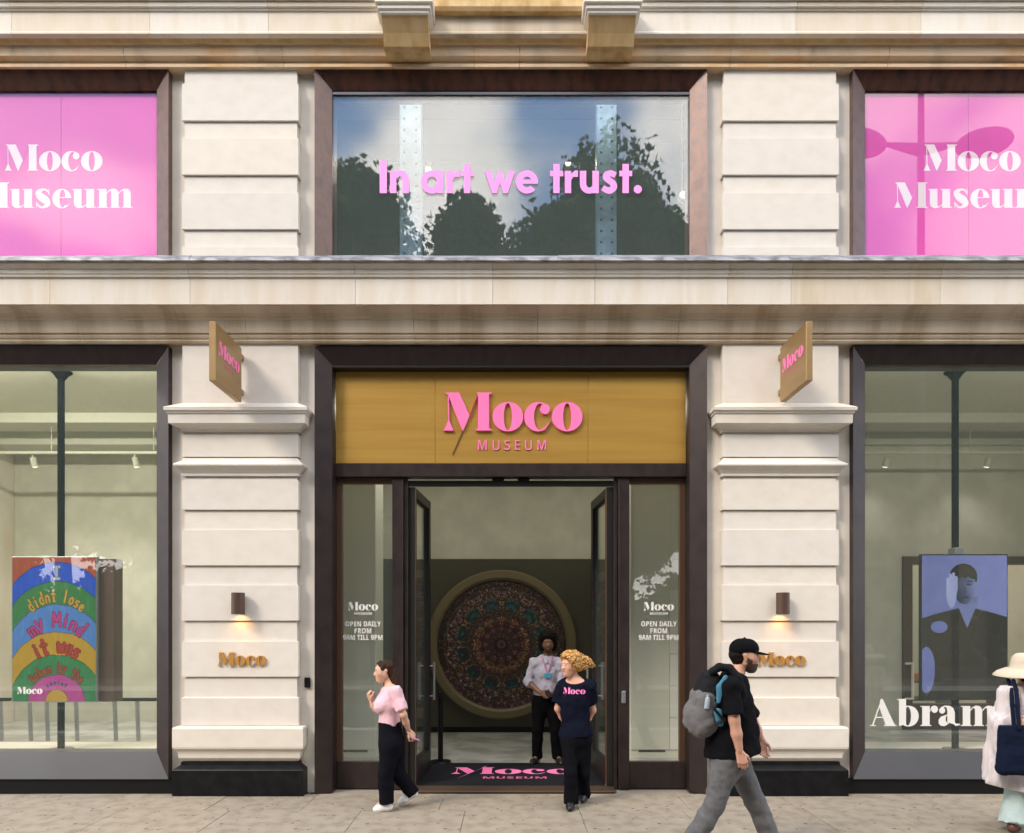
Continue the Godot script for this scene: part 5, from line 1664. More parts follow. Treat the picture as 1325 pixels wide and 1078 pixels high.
func shoe_bones(heel: Vector3, toe: Vector3, an: Vector3, s := 1.0) -> Array:
	var up := Vector3.UP
	var sole := heel.lerp(toe, 0.5)
	var d := (toe - heel).normalized()
	var n := d.cross(Vector3.UP.cross(d)).normalized()
	if n.y < 0: n = -n
	var cp := sole
	return [bone(heel + n * 0.035 * s + d * 0.03, heel.lerp(toe, 0.62) + n * 0.032 * s, 0.037 * s, 0.044 * s, 0.03, Vector3.ZERO, 1.0, cp, -n),
		bone(heel.lerp(toe, 0.6) + n * 0.03 * s, toe - d * 0.035 + n * 0.022 * s, 0.045 * s, 0.032 * s, 0.03, Vector3.ZERO, 1.0, cp, -n),
		bone(heel + n * 0.04 * s + d * 0.035, an, 0.036 * s, 0.036 * s, 0.04, Vector3.ZERO, 1.0, an + (an - heel).normalized() * 0.015, (an - heel).normalized())]

func sleeve(a: Vector3, b: Vector3, ra: float, rb: float) -> Array:
	var d := (b - a).normalized()
	return bone(a, b + d * 0.05, ra, rb, 0.035, Vector3.ZERO, 1.0, b, d)

# where a line from p along d meets a field
func onto(p: Vector3, d: Vector3, prims: Array) -> Vector3:
	var list := all_of(prims)
	var t := 0.0
	for i in 60:
		var e := field(p + d * t, prims, list)
		if e < 0.001: break
		t += maxf(e * 0.6, 0.001)
	return p + d * t

# print lying on cloth
func chest_print(t: Node3D, prims: Array, centre: Vector3, right: Vector3, front: Vector3, word: String, cap: float, width: float, m: Material, lift := 0.006) -> void:
	var polys := []
	var x := 0.0
	for ch in word:
		var g := serif_glyph(ch)
		for p in g[1]:
			var r := PackedVector2Array()
			for v in p: r.append(Vector2(v.x + x, v.y))
			polys.append(r)
		x += g[0] + 0.03
	var k := width / (x * cap)
	var st := mb()
	for p in polys:
		var tr := Geometry2D.triangulate_polygon(p)
		for i in range(0, tr.size(), 3):
			var e := []
			for j in 3:
				var v: Vector2 = p[tr[i + j]]
				var at := centre + right * ((v.x - x / 2.0) * cap * k) + Vector3.UP * ((v.y - 0.5) * cap)
				e.append(onto(at + front * 0.35, -front, prims) + front * lift - t.position)
			out_tri(st, e[0] - front * 10.0, e[0], e[1], e[2])
	put("shirt_print", st, m, t)

func figure(label: String, at: Vector3, o: Dictionary, w: float, f: float, hs: float, skin: Color, brow: Color, lip: Color, beard := 0.0) -> Node3D:
	var t := thing("person", label, "person", at)
	var prims := torso_bones(o, w, f)
	prims.append(bone(o.neck.lerp(o.chest, 0.15), o.head + o.hb * Vector3(0, -0.04, -0.012) * hs, 0.056 * w, 0.050 * hs, 0.035))
	for k in ["l", "r"]:
		prims += arm_bones(o, k, w) + leg_bones(o, k, w)
		prims.append(bone(o["an" + k], o["an" + k].lerp(o["toe" + k], 0.6), 0.035, 0.03, 0.03))
	var out := fresh()
	mesh_field(out, prims, 0.013)
	mesh_field(out, head_bones(o.head, o.hb, hs), 0.0052)
	for k in ["l", "r"]:
		if o.has("hand" + k):
			var h: Array = o["hand" + k]
			mesh_field(out, hand_bones(o["wr" + k], h[0], h[1], h[2], h[3], hs), 0.0048)
	put("body", solid(out, at, face_paint(o.head, o.hb, hs, skin, brow, beard, lip)), M.skin, t)
	return t

func facing(f: Vector3, tilt := 0.0) -> Basis:
	f = f.normalized()
	var x := Vector3.UP.cross(f).normalized()
	return Basis(x, f.cross(x).normalized(), f) * Basis(Vector3.BACK, tilt)

func hair_bone(c: Vector3, b: Basis, s: float, p: Vector3, q: Vector3, ra: float, rb: float, cp = null, cn := Vector3.ZERO, k := 0.03) -> Array:
	return bone(c + b * p * s, c + b * q * s, ra * s, rb * s, k, Vector3.ZERO, 1.0, c + b * cp * s if cp != null else null, (b * cn).normalized())

func people() -> void:
	M.strands = noise_tex(0.05, [[0.2, grey(0.55)], [0.5, grey(0.85)], [0.8, grey(1.0)]], 4, 256, 93)
	M.weave = noise_tex(0.15, [[0.25, grey(0.88)], [0.75, grey(1.0)]], 3, 256, 91)
	M.skin = mat(Color.WHITE, 0.55)
	M.skin.vertex_color_use_as_albedo = true
	M.skin.subsurf_scatter_enabled = true
	M.skin.subsurf_scatter_strength = 0.15
	staff_in_pink()
	staff_in_navy()
	guard_inside()
	man_with_cap()
	woman_with_hat()

func staff_in_pink() -> void:
	var z := 0.64
	var fr := Vector3(-0.96, 0, 0.28)
	var o := {"front": fr, "pelvis": sp(506, 958, z), "waist": sp(504, 936, z), "chest": sp(503, 911, z), "neck": sp(507, 889, z), "head": sp(498.0, 869.5, z), "hb": facing(Vector3(-0.97, -0.06, 0.22)),
		"shl": sp(512, 895, z + 0.14), "shr": sp(502, 894, z - 0.14), "ell": sp(522, 925, z + 0.19), "wrl": sp(529, 946, z + 0.06), "elr": sp(486, 918, z - 0.2), "wrr": sp(480, 907, z - 0.17),
		"hipl": sp(506, 962, z + 0.075), "hipr": sp(509, 962, z - 0.075), "knl": sp(499, 1003, z + 0.085), "anl": sp(500, 1036, z + 0.08), "toel": sp(484, 1046, z + 0.09), "knr": sp(514, 1001, z - 0.08), "anr": sp(533, 1025, z - 0.10), "toer": sp(519, 1039, z - 0.1),
		"handl": [Vector3(0.55, -0.7, -0.3), Vector3(0.5, 0.3, 0.6), Vector3(0.2, -0.8, 0.1), 1.2], "handr": [Vector3(-0.35, 0.9, 0.1), Vector3(-0.7, -0.2, 0.5), Vector3(0.5, 0.3, 0.6), 2.2]}
	var at := Vector3(o.pelvis.x, 0, z)
	var skin := Color(0.62, 0.36, 0.255)
	var hair := Color(0.055, 0.028, 0.016)
	var t := figure("woman in a pale pink T-shirt and black trousers walking left before the left door leaf", at, o, 0.90, 1.35, 0.97, skin, hair, Color(0.50, 0.17, 0.14))
	var shirt := torso_bones(o, 0.90, 1.35, 0.014)
	shirt += [bone(o.chest + fr * 0.075 + Vector3(0, 0.0, 0.06), o.chest + fr * 0.078 + Vector3(0, -0.02, 0.06), 0.062, 0.066, 0.06), bone(o.chest + fr * 0.075 + Vector3(0, 0.0, -0.06), o.chest + fr * 0.078 + Vector3(0, -0.02, -0.06), 0.062, 0.066, 0.06)]
	for k in ["l", "r"]: shirt.append(sleeve(o["sh" + k], o["sh" + k].lerp(o["el" + k], 0.82), 0.062, 0.068))
	wear("shirt", t, shirt, cloth(Color(0.80, 0.50, 0.56)), 0.010, 0.012, 8.0, 3, Vector3(1, 1.0, 1), [[o.waist - Vector3(0, 0.02, 0), Vector3.DOWN], [o.neck + Vector3(0, 0.012, 0), Vector3(-0.2, 1, 0).normalized()]])
	wear("trousers", t, trouser_bones(o, 0.92, 1.25, 0.024, 0.018, 0.62), cloth(Color(0.006, 0.006, 0.010)), 0.012, 0.010, 6.0, 5, Vector3(1, 0.6, 1), [[o.waist + Vector3(0, 0.02, 0), Vector3.UP]])
	wear("shoe", t, shoe_bones(sp(507, 1048.5, z + 0.08), sp(482, 1050.5, z + 0.09), o.anl, 1.0), mat(Color(0.72, 0.70, 0.66), 0.6), 0.008)
	wear("shoe", t, shoe_bones(sp(541, 1029, z - 0.1), sp(516, 1042.5, z - 0.1), o.anr, 1.0), mat(Color(0.72, 0.70, 0.66), 0.6), 0.008)
	var cut := Vector3(0, 0.06, 0.058)
	var cn := Vector3(0, -0.55, 0.85)
	var h := [hair_bone(o.head, o.hb, 0.97, Vector3(0, 0.045, -0.03), Vector3(0, 0.048, 0.022), 0.084, 0.080, cut, cn), hair_bone(o.head, o.hb, 0.97, Vector3(0, 0.0, -0.05), Vector3(0, -0.03, -0.06), 0.066, 0.050), 
		bone(o.head + Vector3(0.08, -0.02, 0), sp(514, 892, z + 0.01), 0.05, 0.042, 0.03), bone(sp(514, 892, z + 0.01), sp(519, 908, z - 0.02), 0.042, 0.02, 0.03)]
	wear("hair", t, h, hair_mat(hair), 0.007, 0.012, 26.0, 7, Vector3(1, 0.3, 1))
	# the phone she holds behind her back
	var st := mb()
	box(st, Vector3(-0.038, -0.008, -0.072), Vector3(0.038, 0.006, 0.072), 0.004)
	var ph := put("phone", st, mat(Color(0.55, 0.18, 0.45), 0.4), null, sp(535.5, 955.5, z + 0.02))
	ph.rotation = Vector3(0.3, 1.35, -0.35)
	tag(ph, "purple phone held behind her back by the woman in pink", "phone")

func staff_in_navy() -> void:
	var z := 0.50
	var fr := Vector3(-0.33, 0, 0.94).normalized()
	var o := {"front": fr, "pelvis": sp(745, 951, z), "waist": sp(745, 926, z), "chest": sp(745, 901, z), "neck": sp(744, 880, z), "head": sp(738, 861.5, z + 0.03), "hb": facing(Vector3(-0.78, -0.05, 0.62)),
		"shr": sp(728, 888, z - 0.05), "shl": sp(761, 888, z + 0.05), "elr": sp(722, 917, z - 0.10), "wrr": sp(734, 940, z - 0.20), "ell": sp(767, 919, z - 0.04), "wrl": sp(754, 942, z - 0.17),
		"hipr": sp(737, 957, z), "hipl": sp(754, 957, z), "knr": sp(738, 1000, z + 0.10), "anr": sp(739, 1036, z + 0.10), "toer": sp(737, 1045, z + 0.20), "knl": sp(755, 1000, z - 0.02), "anl": sp(755, 1026, z - 0.18), "toel": sp(752, 1035, z - 0.09),
		"handr": [Vector3(0.8, -0.3, -0.3), Vector3(0, 0.2, -1), Vector3(0, 1, 0), 0.8], "handl": [Vector3(-0.8, -0.3, -0.3), Vector3(0, 0.2, -1), Vector3(0, 1, 0), 0.8]}
	var at := Vector3(o.pelvis.x, 0, z)
	var hair := Color(0.60, 0.27, 0.055)
	var t := figure("blond curly-haired person in navy staff T-shirt and black trousers, hands behind back", at, o, 0.96, 1.42, 0.97, Color(0.66, 0.36, 0.25), Color(0.35, 0.17, 0.06), Color(0.55, 0.2, 0.16))
	var shirt := torso_bones(o, 0.96, 1.42, 0.020)
	shirt.append(bone(o.pelvis, o.pelvis + Vector3(0, -0.06, 0), 0.168, 0.172, 0.06, fr, 1.35))
	for k in ["l", "r"]: shirt.append(sleeve(o["sh" + k], o["sh" + k].lerp(o["el" + k], 0.74), 0.072, 0.080))
	wear("shirt", t, shirt, cloth(Color(0.006, 0.0075, 0.018)), 0.011, 0.026, 5.5, 13, Vector3(1.2, 0.9, 1.2), [[sp(745, 953, z), Vector3(0.1, -1, 0).normalized()], [o.neck + Vector3(0, 0.0, 0) + fr * 0.03, (Vector3.UP * 0.75 + fr * 0.55).normalized()]])
	chest_print(t, shirt, sp(741.5, 894.5, z + 0.15), Vector3(fr.z, 0, -fr.x), fr, "*oco", 0.064, 0.245, M.pink, 0.012)
	var bar := Vector3(fr.z, 0, -fr.x)
	wear("trousers", t, trouser_bones(o, 0.92, 1.35, 0.014, 0.034), cloth(Color(0.005, 0.005, 0.0075)), 0.012, 0.012, 6.0, 15, Vector3(1, 0.6, 1))
	wear("shoe", t, shoe_bones(sp(739, 1043, z + 0.04), sp(737, 1050.5, z + 0.27), o.anr, 0.95), mat(Color(0.01, 0.01, 0.013), 0.35), 0.008)
	wear("shoe", t, shoe_bones(sp(756, 1030, z - 0.26), sp(753, 1040, z - 0.04), o.anl, 0.95), mat(Color(0.01, 0.01, 0.013), 0.35), 0.008)
	var cut := Vector3(0, 0.058, 0.06)
	var cn := Vector3(0, -0.6, 0.8)
	var hb: Basis = o.hb
	var h := [hair_bone(o.head, hb, 0.97, Vector3(0, 0.065, -0.03), Vector3(0, 0.075, 0.03), 0.098, 0.090, cut, cn), hair_bone(o.head, hb, 0.97, Vector3(0.03, 0.02, -0.06), Vector3(0.02, -0.02, -0.06), 0.075, 0.055, cut, cn),
		bone(o.head + Vector3(0.04, 0.07, 0.03), o.head + Vector3(0.17, 0.045, 0.01), 0.085, 0.045, 0.04), bone(o.head + Vector3(0.15, 0.05, 0.0), o.head + Vector3(0.245, 0.0, 0.0), 0.045, 0.018, 0.04), bone(o.head + Vector3(0.06, 0.0, 0.05), o.head + Vector3(0.15, -0.01, 0.04), 0.05, 0.028, 0.03)]
	wear("hair", t, h, hair_mat(Color(0.72, 0.40, 0.14)), 0.0058, 0.030, 32.0, 17)
	var ear := mb()
	tube(ear, Vector3(0, -0.015, 0), Vector3(0, 0.012, 0), 0.012, 0.012, 10)
	put("earpiece", ear, M.black, t, o.head + hb * Vector3(0.088, -0.005, 0.0) - at)

func guard_inside() -> void:
	var z := -1.72
	var fr := Vector3(-0.05, 0, 1.0).normalized()
	var o := {"front": fr, "pelvis": sp(706, 905, z), "waist": sp(706, 892, z), "chest": sp(706, 870, z), "neck": sp(708, 851, z), "head": sp(709, 833, z + 0.04), "hb": facing(Vector3(-0.05, -0.05, 1)),
		"shl": sp(722, 858, z), "shr": sp(691, 858, z), "ell": sp(729, 882, z + 0.02), "elr": sp(683, 882, z + 0.02), "wrl": sp(716, 897, z + 0.22), "wrr": sp(699, 896, z + 0.20),
		"hipl": sp(714, 909, z), "hipr": sp(698, 909, z), "knl": sp(719, 945, z + 0.03), "knr": sp(696, 945, z + 0.03), "anl": sp(721, 978, z - 0.03), "anr": sp(695, 978, z - 0.03), "toel": sp(725, 984, z + 0.10), "toer": sp(690, 985, z + 0.10),
		"handl": [Vector3(-0.9, -0.3, 0.2), Vector3(0, 0.25, 1), Vector3(0.1, 1, 0), 1.0], "handr": [Vector3(0.9, -0.35, 0.1), Vector3(0, 0.25, 1), Vector3(0, 1, 0), 0.9]}
	var at := Vector3(o.pelvis.x, 0.012, z)
	var hair := Color(0.010, 0.008, 0.007)
	var t := figure("man with dark curly hair in pale lilac shirt, hands clasped, standing inside the doorway", at, o, 1.0, 1.42, 1.03, Color(0.20, 0.095, 0.055), hair, Color(0.20, 0.08, 0.06), 0.75)
	var shirt := torso_bones(o, 1.0, 1.42, 0.018)
	for k in ["l", "r"]:
		shirt.append(bone(o["sh" + k], o["el" + k], 0.068, 0.056, 0.035))
		shirt.append(sleeve(o["el" + k], o["el" + k].lerp(o["wr" + k], 0.25), 0.056, 0.058))
	wear("shirt", t, shirt, cloth(Color(0.56, 0.54, 0.64)), 0.011, 0.022, 6.5, 23, Vector3(1.2, 1.0, 1.2), [[sp(706, 900, z), Vector3.DOWN]])
	var collar := mb()
	var c0 := onto(o.neck + Vector3(0, -0.09, 0.4), Vector3.FORWARD, shirt)
	for s in [-1, 1]:
		var tip := onto(o.neck + Vector3(s * 0.055, -0.10, 0.4), Vector3.FORWARD, shirt)
		var nk: Vector3 = o.neck + Vector3(s * 0.055, 0.03, 0.045)
		quad(collar, c0 - at + Vector3(0, 0.035, 0.012), tip - at + Vector3(0, 0, 0.014), nk - at + Vector3(s * 0.02, 0.0, 0.02), nk - at + Vector3(-s * 0.015, 0.0, 0.03))
	put("collar", collar, cloth(Color(0.56, 0.54, 0.64)), t)
	wear("trousers", t, trouser_bones(o, 0.98, 1.4, 0.018, 0.022), cloth(Color(0.005, 0.005, 0.006)), 0.012, 0.010, 6.0, 25, Vector3(1, 0.6, 1), [[sp(706, 896, z), Vector3.UP]])
	wear("shoe", t, shoe_bones(sp(721.5, 986, z - 0.08), sp(726.5, 991, z + 0.19), o.anl, 1.05), mat(Color(0.012, 0.011, 0.011), 0.35), 0.008)
	wear("shoe", t, shoe_bones(sp(695.5, 986, z - 0.08), sp(687, 991, z + 0.17), o.anr, 1.05), mat(Color(0.012, 0.011, 0.011), 0.35), 0.008)
	var cut := Vector3(0, 0.062, 0.085)
	var cn := Vector3(0, -0.4, 0.9)
	wear("hair", t, [hair_bone(o.head, o.hb, 1.03, Vector3(0, 0.07, -0.02), Vector3(0, 0.075, 0.0), 0.125, 0.12, cut, cn), hair_bone(o.head, o.hb, 1.03, Vector3(-0.065, 0.0, -0.03), Vector3(-0.075, -0.05, -0.02), 0.06, 0.045), hair_bone(o.head, o.hb, 1.03, Vector3(0.065, 0.0, -0.03), Vector3(0.075, -0.05, -0.02), 0.06, 0.045)], hair_mat(hair), 0.007, 0.026, 34.0, 27)
	# lanyard with a blue badge
	var ln := mb()
	for s in [-1, 1]:
		var prev := Vector3.ZERO
		for i in 9:
			var q := i / 8.0
			var p := onto(Vector3(o.neck.x + s * lerpf(0.075, 0.008, q), lerpf(o.neck.y + 0.02, sy(869, z), q), z + 0.4), Vector3.FORWARD, shirt) + Vector3(0, 0, 0.012) - at
			if i > 0: tube(ln, prev, p, 0.007, 0.007, 6)
			prev = p
	put("lanyard", ln, mat(Color(0.62, 0.16, 0.36), 0.6), t)
	var bd := onto(Vector3(o.neck.x, sy(873, z), z + 0.4), Vector3.FORWARD, shirt) - at
	bx("badge", bd + Vector3(-0.045, -0.035, 0.010), bd + Vector3(0.045, 0.03, 0.016), mat(Color(0.05, 0.33, 0.52), 0.4), t, 0.003)
	# what he holds
	var st := mb()
	box(st, Vector3(-0.035, -0.05, -0.012), Vector3(0.035, 0.05, 0.012), 0.006)
	var ra := put("radio", st, M.black, null, sp(709.5, 897.5, z + 0.30))
	ra.rotation = Vector3(-0.4, 0.2, 0.5)
	tag(ra, "small black handset in the clasped hands of the man indoors", "handset")

func man_with_cap() -> void:
	var z := 2.43
	var fr := Vector3(0.98, 0, 0.12).normalized()
	var o := {"front": fr, "pelvis": sp(944, 974, z), "waist": sp(945, 944, z), "chest": sp(946, 908, z), "neck": sp(950, 873, z), "head": sp(963.5, 850.5, z), "hb": facing(Vector3(0.985, -0.04, 0.12)),
		"shr": sp(945, 888, z + 0.18), "shl": sp(953, 888, z - 0.18), "elr": sp(950, 931, z + 0.23), "wrr": sp(957, 973, z + 0.22), "ell": sp(974, 934, z - 0.23), "wrl": sp(985, 957, z - 0.20),
		"hipr": sp(942, 980, z + 0.09), "hipl": sp(949, 980, z - 0.09), "knr": sp(925, 1040, z + 0.10), "anr": sp(891, 1096, z + 0.10), "toer": sp(905, 1117, z + 0.1), "knl": sp(978, 1038, z - 0.10), "anl": sp(1005, 1103, z - 0.10), "toel": sp(1030, 1108, z - 0.1),
		"handr": [Vector3(0.25, -0.95, 0.1), Vector3(-0.1, 0, 1), Vector3(1, 0.2, 0.1), 1.0], "handl": [Vector3(0.1, -0.95, 0.1), Vector3(0, 0, -1), Vector3(1, 0.2, 0), 0.9]}
	var at := Vector3(o.pelvis.x, 0, z)
	var hair := Color(0.018, 0.012, 0.009)
	var t := figure("bearded man in black cap, black T-shirt and grey jeans striding right", at, o, 1.06, 1.22, 1.02, Color(0.56, 0.30, 0.20), hair, Color(0.36, 0.14, 0.11), 0.93)
	var shirt := torso_bones(o, 1.08, 1.16, 0.020)
	shirt.append(bone(o.waist + fr * 0.02, o.pelvis + fr * 0.02, 0.200, 0.222, 0.08, fr, 1.02))
	for k in ["l", "r"]: shirt.append(sleeve(o["sh" + k], o["sh" + k].lerp(o["el" + k], 0.86), 0.078, 0.076))
	wear("shirt", t, shirt, cloth(Color(0.006, 0.006, 0.0075)), 0.010, 0.015, 6.0, 33, Vector3(1, 1.0, 1), [[sp(944, 976, z), Vector3(0.13, -1, 0).normalized()], [o.neck + Vector3(0, 0.03, 0), Vector3(0.45, 1, 0).normalized()]])
	var jeans := tri_tex(mat(Color(0.125, 0.122, 0.124), 0.9), noise_tex(0.02, [[0.2, grey(0.86)], [0.5, grey(0.95)], [0.8, grey(1.0)]], 5, 256, 95), Vector3(4, 2, 4))
	wear("jeans", t, trouser_bones(o, 1.06, 1.1, 0.016, 0.026), jeans, 0.010, 0.012, 7.0, 35, Vector3(1.0, 1.2, 1.0))
	wear("shoe", t, shoe_bones(sp(884, 1110, z + 0.1), sp(912, 1122, z + 0.1), o.anr, 1.1), mat(Color(0.5, 0.48, 0.46), 0.6), 0.01)
	wear("shoe", t, shoe_bones(sp(997, 1119, z - 0.1), sp(1036, 1111, z - 0.1), o.anl, 1.1), mat(Color(0.5, 0.48, 0.46), 0.6), 0.01)
	var hb: Basis = o.hb
	wear("hair", t, [hair_bone(o.head, hb, 1.02, Vector3(0, 0.02, -0.045), Vector3(0, -0.005, -0.035), 0.077, 0.07, Vector3(0, 0.0, 0.0), Vector3(0, -0.5, 0.9))], hair_mat(hair), 0.006, 0.006, 60.0, 37)
	var hat := [hair_bone(o.head, hb, 1.02, Vector3(0, 0.058, -0.032), Vector3(0, 0.062, 0.022), 0.089, 0.085, Vector3(0, 0.042, 0.0), Vector3(0, -1, 0.12), 0.02)]
	hat.append(bone(o.head + hb * Vector3(-0.035, 0.045, 0.07), o.head + hb * Vector3(-0.028, 0.030, 0.150), 0.05, 0.042, 0.01, hb.y, 7.0))
	hat.append(bone(o.head + hb * Vector3(0.035, 0.045, 0.07), o.head + hb * Vector3(0.028, 0.030, 0.150), 0.05, 0.042, 0.02, hb.y, 7.0))
	hat.append(bone(o.head + hb * Vector3(0, 0.152, -0.006), o.head + hb * Vector3(0, 0.154, -0.006), 0.010, 0.008, 0.01))
	wear("cap", t, hat, cloth(Color(0.005, 0.005, 0.006)), 0.006)
	# backpack
	var side := Vector3(fr.z, 0, -fr.x)      # towards his left, away from the lens
	var bk := thing("backpack", "grey and black backpack with blue strap lining on the man in the cap", "backpack", sp(908, 950, z))
	var bag := []
	for s in [-1, 1]:
		bag.append(bone(sp(907, 934, z) + side * 0.085 * s, sp(911, 905, z) + side * 0.08 * s, 0.118, 0.105, 0.05))
	bag.append(bone(sp(900, 925, z) + side * 0.06, sp(900, 925, z) - side * 0.06, 0.095, 0.095, 0.05))
	wear("pack", bk, bag, cloth(Color(0.135, 0.128, 0.125)), 0.010, 0.014, 8.0, 41)
	var upper := []
	for s in [-1, 1]:
		upper.append(bone(sp(912, 903, z) + side * 0.075 * s, sp(919, 879, z) + side * 0.06 * s, 0.100, 0.072, 0.04))
	wear("lid", bk, upper, cloth(Color(0.016, 0.017, 0.019)), 0.011, 0.012, 12.0, 43)
	var pocket := [bone(sp(893, 934, z) + side * 0.05, sp(893, 934, z) - side * 0.05, 0.055, 0.055, 0.03), bone(sp(896, 918, z) + side * 0.05, sp(896, 918, z) - side * 0.05, 0.05, 0.05, 0.04)]
	wear("front_pocket", bk, pocket, cloth(Color(0.15, 0.142, 0.138)), 0.010, 0.008, 12.0, 45)
	for s in [-1, 1]:
		var zz: float = z - s * 0.125
		var path := [sp(922, 872, zz), sp(931, 866.5, zz), sp(944, 868, zz), sp(955, 880, z - s * 0.15), sp(962, 900, z - s * 0.15), sp(955, 925, z - s * 0.175)]
		var stp := []
		for i in path.size() - 1: stp.append(bone(path[i] + Vector3(0, 0.02, 0), path[i + 1] + Vector3(0, 0.02 if i < 3 else 0.0, 0), 0.032, 0.032, 0.012))
		wear("strap", bk, stp, cloth(Color(0.014, 0.015, 0.017)), 0.009)
	var blue := cloth(Color(0.06, 0.23, 0.35))
	wear("strap_lining", bk, [bone(sp(939, 876, z + 0.21), sp(932, 890, z + 0.21), 0.018, 0.030, 0.02, Vector3.BACK, 3.0), bone(sp(932, 890, z + 0.21), sp(930, 908, z + 0.21), 0.030, 0.018, 0.02, Vector3.BACK, 3.0)], blue, 0.007)
	wear("back_lining", bk, [bone(sp(929, 922, z + 0.20), sp(932, 936, z + 0.20), 0.034, 0.028, 0.02, Vector3.BACK, 2.5)], blue, 0.007)
	var web := mb()
	tube(web, sp(924, 917, z + 0.225), sp(938, 934, z + 0.225), 0.012, 0.012, 6)
	tube(web, sp(924, 938, z + 0.222), sp(938, 930, z + 0.222), 0.010, 0.010, 6)
	put("webbing", web, M.black, bk, -bk.position)
	var bottle := mb()
	tube(bottle, Vector3(0, 0, 0), Vector3(0, 0.10, 0), 0.027, 0.027, 14)
	tube(bottle, Vector3(0, 0.10, 0), Vector3(0, 0.125, 0), 0.027, 0.014, 14)
	tube(bottle, Vector3(0, 0.125, 0), Vector3(0, 0.145, 0), 0.016, 0.016, 12)
	var bo := put("bottle", bottle, mat(Color(0.30, 0.34, 0.37), 0.25), null, sp(914.5, 917, z + 0.19))
	bo.rotation.z = -0.1
	bo.scale = Vector3.ONE * 0.75
	tag(bo, "small clear water bottle in the side pocket of the grey backpack", "bottle")

